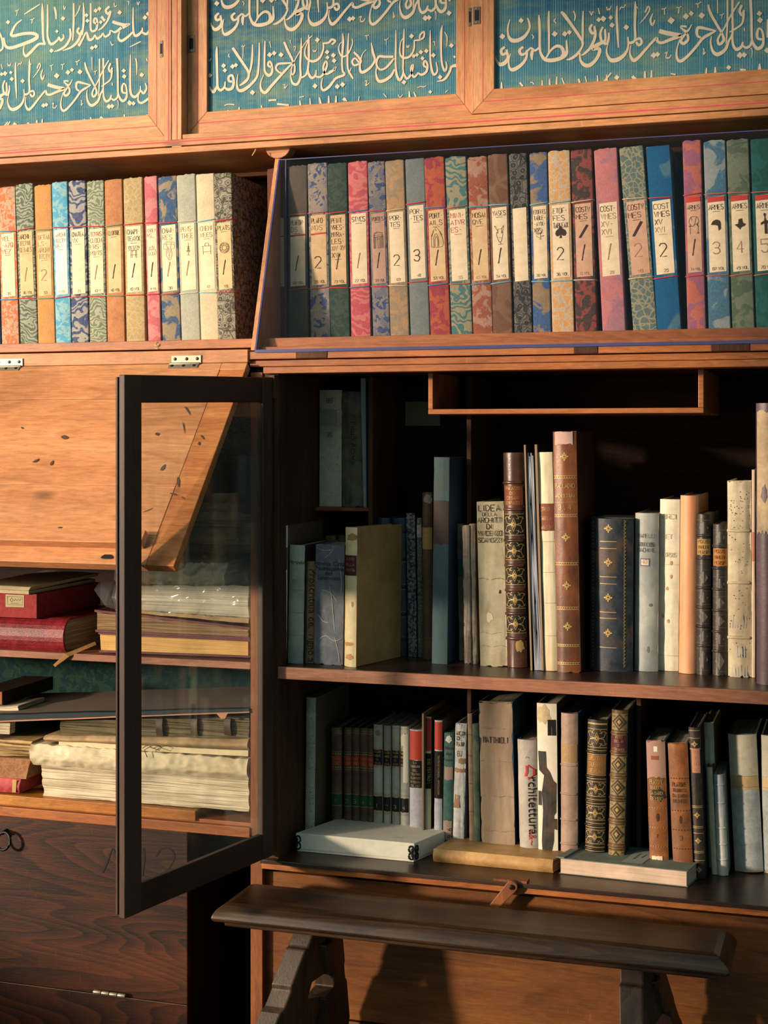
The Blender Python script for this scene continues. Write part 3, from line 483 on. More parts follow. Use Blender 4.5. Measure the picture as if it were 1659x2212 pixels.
# glass door, hinged on the post and swung towards the room
HG = P(589, 1000, -.006); FR = AT(269, 1000, 2.445)
u = Vector((FR.x-HG.x, FR.y-HG.y, 0)); DW = u.length; u.normalize(); nrm = Vector((u.y, -u.x, 0));   # points away from the camera side
if nrm.x > 0: nrm = -nrm
zT0, zT1 = PZ(589, 815, -.006), AT(269, 809, 2.445).z; zB0, zB1 = PZ(589, 1849, -.006), AT(269, 1986, 2.445).z
def DP(s, k, n):    # s along width 0..1 from hinge, k height 0..1, n thickness
    lo, hi = zB0+(zB1-zB0)*s, zT0+(zT1-zT0)*s; p = HG+u*(s*DW)+nrm*n; return Vector((p.x, p.y, lo+(hi-lo)*k))
def dbox(mb, s0, s1, k0, k1, n0, n1, mt=0): mb.hexa([DP(s0, k0, n0), DP(s1, k0, n0), DP(s1, k0, n1), DP(s0, k0, n1), DP(s0, k1, n0), DP(s1, k1, n0), DP(s1, k1, n1), DP(s0, k1, n1)], mt)
sf, sh = 1-.105, .075; kt, kb = 1-.052, .053
m = MB(); T = .013
dbox(m, sf, 1, 0, 1, 0, T); dbox(m, 0, sh, 0, 1, 0, T)
dbox(m, sh, sf, kt, 1, .0008, T-.001, 1); dbox(m, sh, sf, 0, kb, .0008, T-.001, 1)
dbox(m, sf-.001, 1.0, .004, .996, T+.003, T+.008); dbox(m, sf+.01, .985, .004, .996, T, T+.003, 1)
gd = bpart('glass_door', m, [DOORW, DOORX], .0016)
m = MB(); dbox(m, sh-.01, sf+.01, kb-.004, kt+.004, .004, .0065); m.build('glass_pane', GLASS, gd, BO)
m = MB(); dbox(m, -.04, .0, .955, 1.005, -.004, T*.8); m.build('hinge_block', DARKZ, gd, BO, .001)
# acrylic cover over the right-hand binders
m = MB(); e = .0016; a0, a1 = P(548, 757, -.003), P(1659, 733, -.003); xa = a0.x+.003; xb = XR
yT = .118; zT = PZ(620, 344, yT); zB = PZ(548, 757, -.002)
def sh_(x, k, o=0): return (x, -.003+(yT+.003)*k+o, zB+(zT-zB)*k)
ac = thing('acrylic_cover', 'clear acrylic cover with violet edges leaning over the binders', 'cover', (xa, 0, zB)); AO = (xa, 0, zB)
m.hexa([sh_(xa, 0), sh_(xb, 0), sh_(xb, 0, e), sh_(xa, 0, e), sh_(xa, 1), sh_(xb, 1), sh_(xb, 1, e), sh_(xa, 1, e)]); m.build('front_sheet', ACRYL, ac, AO)
m = MB(); m.prism([(xa+.002, 0, zB+.001), (xa+.002, yT, zT-.002), (xa+.002, yT, zB+.001)], (.002, 0, 0)); m.build('side_sheet', ACRYL, ac, AO)
m = MB(); m.box((xa, -.0055, zB-.0045), (xb, -.003, zB+.0010)); m.build('bottom_edge', ACRED, ac, AO)
m = MB(); m.hexa([sh_(xa-.001, 0, -.001), sh_(xa+.0022, 0, -.001), sh_(xa+.0022, 0, .002), sh_(xa-.001, 0, .002), sh_(xa-.001, 1, -.001), sh_(xa+.0022, 1, -.001), sh_(xa+.0022, 1, .002), sh_(xa-.001, 1, .002)]); m.build('side_edge', ACRED, ac, AO)
m = MB(); m.box((xa, yT-.0005, zT-.0012), (xb, yT+.001, zT+.0006)); m.build('top_edge', ACRED, ac, AO)
m = MB(); q = P(617, 500, yT); m.box((q.x-.001, yT, zB), (q.x+.001, yT+.002, zT)); m.build('rear_edge', ACRED, ac, AO)
# ------------------------------------------------------------------ cloth binders of the slanted shelf
PAPERS = {k: mottled('label paper '+k, a, b, None, 14, .85, .1, .1, (1, 1, 1), (.3, .7)) for k, a, b in
          (('cream', 'd6c7a4', 'e6dabb'), ('tan', 'c4a87c', 'd8bf95'), ('pink', 'b8937a', 'cba98d'), ('white', 'e6dfc8', 'f2ecd9'), ('dim', 'a88a78', 'b89a86'))}
CORDS = {k: flat('cord '+k, v, .8) for k, v in (('red', 'c23a34'), ('blue', '3f86b0'), ('green', '5f8f72'), ('sky', '6fb4cc'), ('rust', 'b5604a'), ('pale', 'cdb48c'), ('gray', 'b9b7a4'), ('dark', '4a4440'))}
PIC = {'portal': '00 07,90 97,07 97 49 07,20 26,70 76,26 76,10 17,80 87,35 65,08 98,40 46,60 66,06 96', 'church': '00 04 49 94 90 00,20 24 46 64 60,30 33 45 53 50,47 48,05 16 27,95 86 77',
       'capital': '25 20,75 70,25 75,05 16 25,95 86 75,08 98,08 06 18 26,98 96 88 76,28 35 45 48,68 55 65,22 72,30 35,60 65', 'altar': '07 97 95 75 72 50 22 25 05 07,25 75,33 36,63 66,50 40 52,07 18 98 97,42 52 46,28 36 28,78 66',
       'vase': '30 70,41 51 50,51 62 74 76 65 66 67,41 32 24 26 35 36 37,37 67,36 18 09 28,67 89 76,33 63', 'rose': '50 54 35 26 37 48 57 66 55 44,54 65 77 68 49 28 17 15 24 44,52 83 72,51 22 13,40 50 60',
       'house': '00 90 95 75 78 58 55 35 38 18 15 05 00,20 23,50 53,70 73,05 95,28 38,48 59 68', 'armor': '06 29 79 96 75 55 34 06,55 79,29 37,75 84,10 14 04 24 14 15,11 21,80 84 75 84 94 84 86,70 81 90',
       'stool': '06 26 76 96,16 10,86 80,12 82,36 38 68 66', 'lamp': '50 59,40 60,33 73,42 57 62,46 66'}
FILL = {'spade': [(50, 98), (62, 80), (90, 62), (98, 40), (84, 22), (66, 24), (54, 34), (60, 8), (38, 8), (46, 34), (34, 24), (16, 22), (4, 40), (12, 62), (38, 80)],
        'helmet': [(5, 62), (20, 82), (48, 92), (74, 84), (84, 66), (84, 20), (64, 8), (60, 44), (42, 50), (2, 54)],
        'hat': [(4, 48), (34, 54), (38, 86), (66, 92), (74, 56), (96, 50), (88, 36), (60, 26), (48, 10), (34, 24), (22, 34)],
        'sword': [(44, 98), (58, 92), (52, 78), (60, 64), (88, 58), (90, 50), (66, 50), (66, 2), (44, 4), (44, 50), (18, 44), (16, 54), (42, 62), (46, 78), (38, 90)],
        'dash': [(6, 4), (26, 0), (94, 92), (76, 100)]}
def picture(mb, key, cx, cy, w, h, fn, m, pen):
    if key == 'plate':
        for r in (.5, .42, .22): mb.ribbon([(cx+w*r*math.cos(a), cy+w*r*math.sin(a)) for a in [k*.3307 for k in range(20)]], [pen]*20, fn, m)
        for k in range(9):
            a = k*.698; mb.ribbon([(cx+w*.30*math.cos(a), cy+w*.30*math.sin(a)), (cx+w*.38*math.cos(a+.3), cy+w*.38*math.sin(a+.3)), (cx+w*.24*math.cos(a+.5), cy+w*.24*math.sin(a+.5))], [pen]*3, fn, m)
        return
    if key in FILL: mb.poly2([(cx+(x/100-.5)*w, cy+(y/100-.5)*h) for x, y in FILL[key]], fn, m, 2); return
    for st in PIC[key].split(','):
        p = smooth_path([(cx+(int(q[0])/9-.5)*w+random.uniform(-.02, .02)*w, cy+(int(q[1])/9-.5)*h+random.uniform(-.02, .02)*h) for q in st.split()], 2)
        mb.ribbon(p, [pen]*len(p), fn, m)
def placed(px, y, zs):
    """pixel corners of a spine -> bottom centre, width, height, lean"""
    xlt, xrt, yt, xlb, xrb, yb = px
    b0, b1 = P(xlb, yb, y), P(xrb, yb, y); t0, t1 = P(xlt, yt, y), P(xrt, yt, y)
    w = ((b1.x-b0.x)+(t1.x-t0.x))/2; dz = (t0.z+t1.z)/2-zs; dx = (t0.x+t1.x)/2-(b0.x+b1.x)/2
    a = math.atan2(dx, dz); h = math.hypot(dx, dz)
    return Vector(((b0.x+b1.x)/2, y, zs+abs(math.sin(a))*w/2)), w, h-abs(math.sin(a))*w/2, a
def binder(px, kind, ca, cb, sc, cord, paper, lines, pic, num, vol, label, grp, cc=None, lab=(.312, .706), y=.122, dim=False, inkn=0, top=None):
    loc, w, h, a = placed(px, y, zpl)
    o = thing('binder', label, 'binder', loc, (0, a, 0), grp); d = .19; b = .0014
    fn = lambda s, t, off=0: (s, b*(2*s/w)**2-off, t)
    m = MB(); c = .0035; n = 8
    prof = [(-w/2+(w)*i/n) for i in range(n+1)]
    out = [(x, b*(2*x/w)**2) for x in prof]
    r1 = [(x, yy) for x, yy in out]+[(w/2, d), (-w/2, d)]
    k = len(r1); vs = [(x*.985, max(yy, .001), 0) for x, yy in r1]+[(x, yy, .003) for x, yy in r1]+[(x+random.uniform(-.0003, .0003), yy, h*.5) for x, yy in r1]+[(x, yy, h-.004) for x, yy in r1]+[(x*.97, yy+.0025, h+random.uniform(-.0012, .0006)) for x, yy in r1]
    fs = [tuple(range(k))[::-1], tuple(range(4*k, 5*k))]
    for j in range(4): fs += [(j*k+i, j*k+(i+1) % k, (j+1)*k+(i+1) % k, (j+1)*k+i) for i in range(k)]
    m.add(vs, fs)
    m.build('case', brocade('cloth of '+label[:30], ca, cb, kind, sc, cc), o, bevel=.0015, seg=2, angle=50)
    if lines is not None:
        t0, t1 = lab[0]*h, lab[1]*h; lw = w*.77; m = MB(); x0 = -lw/2+w*.01
        m.grid(lambda u, v: fn(x0+lw*u, t0+(t1-t0)*v+(.0012*(u-.5) if v in (0, 1) else 0), .0006), 6, 4)
        ff = lambda s, t: fn(s, t, .0011); H = t1-t0; inks = [INK, INKF, INKR]
        tt = t1-H*.075
        if top == 'band': m.poly2([(x0, t1-H*.075), (x0+lw, t1-H*.065), (x0+lw, t1), (x0, t1-.0005)], ff, 3, 3); tt -= H*.06
        for ln, ik in lines:
            hh = min(.0105, lw*.30); letters(m, ln, x0+lw*.06, tt-hh*.6, hh, ff, 1+ik, lw*.90, .095, .62, 'l', .05); tt -= hh*1.45
        ty = tt
        if lines: m.ribbon([(x0+lw*.28, ty+.004), (x0+lw*.72, ty+.0042)], [.0009, .0006], ff, 1+lines[-1][1])
        if top == 'line': m.ribbon([(x0, t1-H*.275), (x0+lw*.5, t1-H*.268), (x0+lw, t1-H*.262)], [.0032, .0026, .0030], ff, 3)
        if pic: picture(m, pic, x0+lw*.5, t0+H*.62, lw*.72, lw*.82 if pic not in ('portal', 'church', 'altar', 'armor', 'sword', 'vase') else lw*1.25, ff, 1 if pic not in ('altar', 'house') else 2, .0006)
        if num:
            hh = lw*.72
            if num == '1': m.ribbon(smooth_path([(x0+lw*.40, t0+H*.29), (x0+lw*.56, t0+H*.44), (x0+lw*.48, t0+H*.36), (x0+lw*.36, t0+H*.22)], 4), [.0006]+[.0013+.0004*(i % 3) for i in range(11)]+[.0022], ff, 1+inkn)
            else: letters(m, num, x0+lw*.5, t0+H*.24, hh, ff, 1+inkn, lw*.7, .085, .55, 'c', .02)
        if vol: letters(m, vol, x0+lw*.56, t0+H*.025, lw*.17, ff, 1+(1 if dim else 0), lw*.82, .12, .6, 'c', .05)
        m.build('label', [PAPERS[paper], INK, INKF, INKR], o, recalc=False)
    if cord:
        for tz in (lab[0]-.018, lab[1]+.014):
            m = MB(); z = tz*h; s = random.uniform(-.0016, .0016)
            pts = [(-w/2-.0007, .022, z-s), (-w/2-.0007, b, z-s)]+[(-w/2+w*i/6, b*(2*(-.5+i/6))**2-.0012, z+s*(i/3-1)) for i in range(1, 6)]+[(w/2+.0007, b, z+s), (w/2+.0007, .022, z+s)]
            m.tube(pts, .00105, 6); m.build('tie_cord', CORDS[cord], o)
    return o
SL = 'cloth binders on the slanted shelf beside the partition'; SR = 'cloth binders behind the acrylic cover'
I0, I1, I2 = 0, 1, 2
binder((-40, -6, 404, -32, 2, 748), 'plain', '25364a', '3a4a5a', 20, None, 'cream', None, None, None, None, 'dark blue cloth binder, only a sliver in view beside the orange patterned binder', SL)
binder((-5, 31, 403, 4, 40, 747), 'damask', 'c9683f', 'b3a48c', 30, 'blue', 'cream', [('VEL-', 2), ('-AZQ', 2), ('VEZ', 2)], None, None, '25', 'orange and grey patterned binder with faded red lettering on its spine label', SL)
binder((31, 70, 397, 45, 80, 745), 'scroll', '9fa592', '4d5a50', 20, 'red', 'tan', [('ARCHI-', 0), ('TECTVRE', 1), ('DETAILS', 1)], None, '1', '36 VOL', 'grey-green strapwork binder with tan label and red cords, second from the orange patterned one', SL, inkn=1)
binder((73, 109, 399, 82, 119, 746), 'plain', 'c98d4e', 'a98f6c', 14, 'green', 'tan', [('DETAI', 1), ('LS-', 1), ('ARCHI', 1), ('TECTV', 1)], None, '2', '53', 'plain ochre binder with green cords, between a grey-green and a light blue binder', SL, inkn=1)
binder((110, 144, 392, 121, 153, 743), 'damask', '4b9cc0', '93b8bc', 24, 'red', 'white', [('ARCHI', 1), ('TECTV', 1), ('RE-', 1)], None, None, '1 VOL', 'light blue floral binder with blank-looking white label', SL, dim=True)
binder((146, 184, 390, 156, 190, 742), 'scroll', 'a8a49a', '263f70', 13, 'rust', 'cream', [('CHATEA', 0), ('VX', 1)], None, None, '15', 'grey binder with bold navy branch pattern, CHATEAVX on its label', SL, dim=True)
binder((186, 223, 390, 194, 230, 741), 'scroll', '66735f', 'a9ae98', 21, 'red', 'cream', [('TOVRS', 2), ('CLOCH', 1), ('ERS-', 1), ('PONTS', 1)], None, '1', '43 V', 'sage green arabesque binder, TOVRS on its label', SL, inkn=1)
binder((225, 262, 387, 232, 269, 741), 'plain', 'a86f4e', 'c59468', 22, 'green', 'tan', [('CLOITRE', 0)], None, '1', '46 VOL', 'plain terracotta binder with green cords, CLOITRE on its label', SL)
binder((266, 305, 383, 272, 314, 740), 'vine', 'a8946c', 'b9a67c', 26, 'red', 'cream', [('CHAPI-', 0), ('TEAVX', 0)], 'capital', '1', '10 VOL', 'beige binder with a drawn column capital on its label', SL)
binder((310, 338, 380, 320, 347, 740), 'damask', 'b8606a', 'c98a88', 9, 'red', 'cream', [('CHOEV', 1), ('RS', 1)], 'house', '1', '31 VOL', 'narrow rose pink binder with a faint building drawn on its label', SL)
binder((340, 380, 380, 351, 390, 738), 'camo', '1f527c', '9a8a6c', 17, 'red', 'cream', [('CHAI-', 0), ('RES', 1)], 'altar', '1', '50', 'blue and tan binder with a rust drawing of an altar on its label', SL, inkn=1)
binder((380, 420, 376, 392, 432, 736), 'plain', '9fa294', 'b5b5a4', 20, 'gray', 'cream', [('PENS-', 1), ('TREE', 1)], 'lamp', '1', None, 'plain pale grey binder with grey cords and nearly blank label', SL, inkn=1)
binder((422, 461, 374, 434, 472, 734), 'plain', 'c9b797', 'd8c9aa', 20, 'sky', 'cream', [('CHEMI', 1), ('NEES', 1)], 'stool', None, '12', 'plain cream binder with sky blue cords', SL)
binder((460, 499, 373, 472, 509, 734), 'floral', 'a09a88', '3a3b36', 20, 'red', 'tan', [('PLATS', 0)], 'plate', '1', ' VOL', 'grey flowered binder with a round plate drawn on its label, beside the partition', SL)
R = [((576, 616, 362, 580, 620, 728), 'plain', '6b3f33', '5a3a36', 20, None, 'dim', [('VITRAV', 1), ('X', 1)], None, '1', '10 VOL', 'plain brown binder in shade, partly hidden behind the slanted partition', {'top': 'line', 'inkn': 1}),
 ((621, 662, 357, 623, 665, 726), 'plain', '68563f', '3d5560', 9, 'rust', 'cream', [('PLAFON-', 0), ('DS', 0)], None, '1', '68 VOL', 'dull brown to slate binder with a red line on the label, PLAFONDS 1', {'top': 'line'}),
 ((664, 705, 352, 670, 714, 725), 'dots', 'a09580', '27497c', 20, 'rust', 'tan', [('PLAFO-', 0), ('NDS', 1)], None, '2', '28 VOL', 'grey binder with blue speckle pattern and red line on the label, PLAFONDS 2', {'top': 'line'}),
 ((706, 748, 352, 713, 755, 724), 'damask', '33463f', '465549', 26, 'red', 'tan', [('PEINT-', 0), ('VRES-', 0), ('MVRA-', 0), ('LES-', 0), ('XIV-XV', 1), ('XVI', 0)], None, '1', '23 VOL', 'dark green binder with five lines of writing, PEINTVRES', {}),
 ((751, 792, 348, 758, 801, 723), 'scroll', 'b5505c', 'c97d78', 13, 'blue', 'cream', [('STVCS', 0)], None, '1', '27 VOL', 'rose red scrollwork binder with blue cords, STVCS', {'inkn': 1}),
 ((794, 829, 348, 805, 843, 724), 'dots', '8d8578', '2a4a7d', 22, 'red', 'dim', [('PORTES', 0)], 'portal', '1', '59 VOL', 'grey binder with blue dots and a drawn doorway, PORTES 1', {}),
 ((831, 871, 345, 843, 884, 722), 'damask', '8f8471', 'b08f66', 18, 'pale', 'cream', [('POR-', 0), ('TES', 0)], None, '2', '63', 'grey and tan damask binder with a large ink number, PORTES 2', {}),
 ((875, 915, 341, 886, 929, 720), 'plain', '7b8684', '66706e', 30, 'red', 'cream', [('POR-', 0), ('-TES', 0)], None, '3', '48', 'plain grey canvas binder, PORTES 3', {'lab': (.33, .735)}),
 ((916, 957, 339, 929, 974, 721), 'camo', '8e3a4c', 'b06040', 24, 'blue', 'tan', [('PORT-', 0), ('AILS', 0)], 'church', '1', '53 VOL', 'crimson and gold flamed binder with a drawn church porch', {}),
 ((960, 1006, 338, 976, 1020, 719), 'scroll', '9c9474', '2f6f74', 15, 'rust', 'cream', [('MINI-', 2), ('ATVR', 2), ('ES-', 2)], None, None, '55', 'teal scroll binder with bright red lettering on its label', {'dim': True}),
 ((1009, 1051, 338, 1022, 1065, 720), 'damask', '8f4a30', 'a58a78', 15, 'blue', 'tan', [('MOSAI', 0), ('QVE', 0)], None, '1', '65 VOL', 'rust brown binder with silvery flecks, blue cords and tan label', {'dim': True}),
 ((1053, 1095, 332, 1065, 1107, 719), 'vine', '6c4f3c', '7e6450', 7, 'sky', 'cream', [('VASES', 0)], 'vase', '1', '54 VOL', 'brown binder with a drawn vase on its label', {}),
 ((1099, 1136, 331, 1111, 1150, 718), 'floral', '77746c', '25282a', 19, None, 'cream', [], None, None, None, 'grey and black flowered binder with no cords and an empty label', {'lab': (.30, .70)}),
 ((1143, 1181, 329, 1152, 1190, 716), 'camo', '205a94', '9a8256', 15, 'sky', 'cream', [('ETOFFES', 0), ('TABLE-', 0), ('-AVX-', 0), ('XV', 0)], 'rose', None, '20 VOL', 'blue and tan binder with a drawn rose on its label', {}),
 ((1183, 1230, 325, 1193, 1240, 716), 'vine', 'd09a50', 'b9b6a6', 24, 'sky', 'cream', [('ETOF-', 0), ('FES.', 0), ('TABLEAX', 0)], 'spade', '2', '36 VOL', 'golden yellow binder with a dark spade shape on its label', {}),
 ((1232, 1278, 322, 1244, 1289, 714), 'damask', '2c3b36', '8f4a44', 17, 'gray', 'pink', [('COSTV', 0), ('MES', 0)], 'dash', '1', '0 VOL', 'dark green binder with red blossoms and a slash on the pinkish label', {'dim': True}),
 ((1281, 1333, 320, 1303, 1350, 713), 'camo', '9a7484', 'c07a78', 8, None, 'cream', [('COST-', 0), ('VMES', 1), ('XV-', 1), ('XVI', 1)], None, '1', '28', 'mauve and salmon binder leaning without cords', {'inkn': 1, 'dim': True}),
 ((1335, 1390, 316, 1370, 1418, 711), 'vine', '4d6a6c', '9a9678', 26, 'pale', 'pink', [('COSTV', 0), ('MES', 0)], 'dash', '2', 'VOL', 'teal and straw leafy binder leaning over, slash on its label', {'dim': True, 'inkn': 1}),
 ((1394, 1446, 314, 1421, 1470, 711), 'camo', '1d5a84', '1d5a84', 10, 'red', 'cream', [('COST', 0), ('VMES', 0), ('XV', 0), ('XVI', 1)], None, '2', '25', 'deep blue binder with red cords, leaning before a gap', {'cc': '557a80'}),
 ((1474, 1513, 303, 1485, 1525, 709), 'camo', '8a5a78', 'b56a52', 19, 'red', 'pink', [('ARMES', 0)], 'armor', '1', '74 VOL', 'purple and orange binder with drawn helmet and blades, ARMES 1', {'top': 'band'}),
 ((1519, 1566, 303, 1531, 1578, 708), 'camo', '2f6480', '8f9a96', 12, 'rust', 'cream', [('ARMES', 0)], 'helmet', '3', '87 VOL', 'steel blue binder with grey leaves and a drawn helmet, ARMES 3', {'top': 'band', 'inkn': 1}),
 ((1569, 1616, 300, 1582, 1630, 706), 'damask', '4a5e4c', '6e7a66', 13, 'rust', 'cream', [('ARMES', 0)], 'hat', '4', '49 VOL', 'moss green binder with a drawn hat, ARMES 4', {'top': 'band', 'inkn': 1}),
 ((1621, 1672, 298, 1634, 1686, 705), 'damask', '1f5048', '27605a', 13, 'rust', 'cream', [('ARMES', 0)], 'sword', '5', '70 VOL', 'deep green binder with a drawn sword hilt, ARMES 5', {'top': 'band', 'inkn': 1})]
for r in R: binder(*r[:11], r[11], SR, **r[12])
# ------------------------------------------------------------------ bound books
def mat(kind, *a, **k):
    return mottled(kind+str(_seed[0]), *a, **k)
VW = lambda: mat('white vellum', 'a5a390', 'cfccb8', 'b4ae98', 9, .5, .35, .15)
VG = lambda: mat('grey vellum', '8d9088', 'b4b5a9', '9c9a8c', 10, .55, .3, .15)
VC = lambda: mat('cream vellum', 'c9bd9c', 'e2d8ba', 'b99f70', 8, .5, .3, .12, (1, 1, .5), (.3, .6))
PG = pages('book pages', '8b8270', 'c6bca4'); PGD = pages('dusty pages', '3a3a36', '5f5b50')
BRD = flat('board brown', '5a4a38', .8); BRDD = flat('board dark', '2c2a2a', .8)
BLU = flat('board blue grey', '2f4658', .8)
class Spine:
    """a book's cover: rounded spine, two boards, raised bands, tooling; x across, y into the shelf, z up"""
    def __init__(s, w, h, d, b, rough=.0004, ragged=0):
        s.w, s.h, s.d, s.b, s.m = w, h, d, b, MB(); s.rg = random.Random(int(w*1e6)); s.rag = ragged; s.rough = rough
        s.ph = s.rg.uniform(0, 6)
    def f(s, x, t, off=0): return (x, s.b*(2*x/s.w)**2-off, t)
    def body(s):
        w, h, b, d, m = s.w, s.h, s.b, s.d, s.m; n = 10; nv = 14; R = s.rg
        rows = []
        for j in range(nv+1):
            t = h*j/nv; e = s.rag if j in (0, nv) else s.rag*.25
            rows.append([(-w/2+w*i/n, s.f(-w/2+w*i/n, 0)[1]+R.uniform(-1, 1)*s.rough, t+(R.uniform(-1, 0 if j else 1)*e)) for i in range(n+1)])
        vs = [p for r in rows for p in r]; k = n+1
        m.add(vs, [(j*k+i, j*k+i+1, (j+1)*k+i+1, (j+1)*k+i) for j in range(nv) for i in range(n)], 0, True)
        bk = b+.0035
        for j, fl in ((0, 0), (nv, 1)):
            ring = [rows[j][i] for i in range(n+1)]+[(w/2, bk, rows[j][n][2]), (-w/2, bk, rows[j][0][2])]
            m.add(ring, [tuple(range(len(ring)))])
        m.add([(-w/2, bk, 0), (w/2, bk, 0), (w/2, bk, h), (-w/2, bk, h)], [(0, 1, 2, 3)])
        tb = min(.0032, w*.16)
        for x0, x1 in ((-w/2, -w/2+tb), (w/2-tb, w/2)): m.box((x0, b, .0005), (x1, d, h-.0005), 1)
    def bands(s, fr, r=.0028, mt=0):
        for k in fr:
            pts = [(s.w*(i/8-.5), s.f(s.w*(i/8-.5), 0)[1]+.0005, s.h*k+s.rg.uniform(-.0004, .0004)) for i in range(9)]
            s.m.tube(pts, r, 7, mt)
    def line(s, k, mt=3, th=.0009, x=(-.48, .48)):
        xs = [s.w*(x[0]+(x[1]-x[0])*i/8) for i in range(9)]; s.m.ribbon([(a, s.h*k) for a in xs], [th]*9, lambda u, v: s.f(u, v, .0007), mt)
    def patch(s, k0, k1, mt, x=(-.49, .49), off=.0008, ragged=0):
        s.m.grid(lambda u, v: s.f(s.w*(x[0]+(x[1]-x[0])*u), s.h*(k0+(k1-k0)*v)+(s.rg.uniform(-1, 1)*ragged if v in (0, 1) else 0), off), 8, 2, mt)
    def blob(s, x, k, rx, rk, mt, seed=0, off=.0007, n=14):
        r = random.Random(seed); s.m.poly2([(s.w*x+s.w*rx*math.cos(a)*(1+r.uniform(-.3, .3)), s.h*k+s.h*rk*math.sin(a)*(1+r.uniform(-.3, .3))) for a in [6.2832*i/n for i in range(n)]], lambda u, v: s.f(max(-s.w*.495, min(s.w*.495, u)), max(.001, min(s.h-.001, v)), off), mt, 0 if s.w*rx < .004 else 3)
    def text(s, tx, k, hh, mt, pen=.12, wmax=.9, asp=.6, x=0): letters(s.m, tx, x*s.w, s.h*k, hh, lambda u, v: s.f(u, v, .0012), mt, s.w*wmax, pen, asp, 'c', .02)
    def type(s, tx, k, hh, mt, vertical=False, x=0): typeset(s.m, tx, x*s.w, s.h*k, hh, lambda u, v: s.f(u, v, .001), mt, vertical)
    def flower(s, k, r, mt=3, x=0):
        for i in range(8):
            a = i*.7854; q = r*(1 if i % 2 == 0 else .72)
            s.m.poly2([(x*s.w+q*.25*math.cos(a-.5), s.h*k+q*.25*math.sin(a-.5)), (x*s.w+q*.75*math.cos(a-.28), s.h*k+q*.75*math.sin(a-.28)), (x*s.w+q*math.cos(a), s.h*k+q*math.sin(a)), (x*s.w+q*.75*math.cos(a+.28), s.h*k+q*.75*math.sin(a+.28)), (x*s.w+q*.25*math.cos(a+.5), s.h*k+q*.25*math.sin(a+.5))], lambda u, v: s.f(u, v, .0009), mt)
    def curl(s, cx, cz, r, a0, turn, mt=3, th=.0011):
        pts = [(cx+r*(1-i/14)*math.cos(a0+turn*i/9*3.1), cz+r*(1-i/14)*math.sin(a0+turn*i/9*3.1)) for i in range(11)]
        s.m.ribbon(pts, [th*(1-.04*i) for i in range(11)], lambda u, v: s.f(max(-s.w*.49, min(s.w*.49, u)), v, .0009), mt)
    def arabesque(s, k0, k1, mt=3):
        z0, z1 = s.h*k0, s.h*k1; c = (z0+z1)/2; hh = (z1-z0); w = s.w
        for k in (k0+.004, k1-.004): s.line(k, mt, .0011)
        for sx in (-1, 1):
            for sz in (-1, 1):
                s.curl(sx*w*.30, c+sz*hh*.24, min(w*.16, hh*.2), 0 if sx > 0 else 3.14, sx*sz, mt, .0012)
                s.curl(sx*w*.14, c+sz*hh*.30, hh*.11, 1.57*sz, -sx*sz, mt, .0010)
                s.m.ribbon([(0, c-hh*.3*sz), (sx*w*.12, c), (sx*w*.34, c+sz*hh*.05), (sx*w*.44, c+sz*hh*.35)], [.0006, .0012, .0012, .0006], lambda u, v: s.f(u, v, .0009), mt)
        s.flower((k0+k1)/2, min(w*.16, hh*.26), mt)
    def lozenge(s, k0, k1, dark=4, mt=3):
        z0, z1 = s.h*k0, s.h*k1; c = (z0+z1)/2; hh = z1-z0; w = s.w; F2 = lambda o: (lambda u, v: s.f(u, v, o))
        s.patch(k0+.006, k1-.006, 6, (-.46, .46), .0006)
        for q, mm, o in ((.46, dark, .0009), (.34, 6, .0011), (.26, dark, .0013)): s.m.poly2([(0, c-hh*q), (w*q*.95, c), (0, c+hh*q), (-w*q*.95, c)], F2(o), mm, 4)
        s.m.poly2([(0, c-hh*.14), (w*.12, c), (0, c+hh*.14), (-w*.12, c)], F2(.0015), mt)
        for sx in (-1, 1):
            for sz in (-1, 1): s.curl(sx*w*.36, c+sz*hh*.33, hh*.09, 0, sx*sz, dark, .001)
def book(px, zs, label, grp, spine, board=None, pg=None, extra=None, d=.19, b=.005, y=None, bands=None, mats=(), rough=.0004, ragged=0, name='book', titles=(), br=.0028, cat='book', yaw=0, dx=0):
    if y is None: y = G((px[3]+px[4])/2, px[5], zs).y
    loc, w, h, a = placed(px, y, zs); loc.z += .0003
    o = thing(name, label, cat, loc, (0, a, yaw), grp); s = Spine(w, h, d, b, rough, ragged); s.body()
    if bands: s.bands(bands, br)
    if extra: extra(s)
    s.m.build('cover', [spine, board or spine, BLACK, GILT, INK]+list(mats), o, recalc=False)
    m = MB(); tb = min(.0032, w*.16); m.box((-w/2+tb, b+.004, .003), (w/2-tb, d-.004, h-.0035)); m.build('page_block', pg or PG, o)
    for (k0, k1, mt, lines, ink, hh, xr) in titles:     # leather or paper title patches
        t = Spine(w, h, d, b); t.patch(k0, k1, 0, xr, .0009, .0006); n = len(lines)
        for i, ln in enumerate(lines): t.text(ln, k0+(k1-k0)*(1-(i+.80)/n), min(hh, .62*(k1-k0)*h/n), 1, .11, .8*(xr[1]-xr[0]), .62, (xr[0]+xr[1])/2)
        if ink is GILT:
            for k in (k0+.004, k1-.004): t.line(k, 1, .0007, xr)
        t.m.build('title_label', [mt, ink], o, recalc=False)
    return o
FULL = (-.49, .49)
SM = 'old books on the middle shelf'; SB = 'old books on the bottom shelf'
L_MAROON = flat('maroon label leather', '4a1f26', .5); L_BROWN = flat('brown label leather', '5a3a2a', .6); L_TAN = flat('tan label', '9a7a4a', .6)
L_RED = flat('red label', 'a33a2c', .5); L_GREEN = flat('green label', '1f4a2e', .5); L_BLACK = flat('black label', '16181c', .45); L_TEAL = flat('teal label', '1f5058', .6); L_RUST = flat('rust label', '8a4a30', .55); L_ORANGE = flat('orange label', 'a06a34', .55)
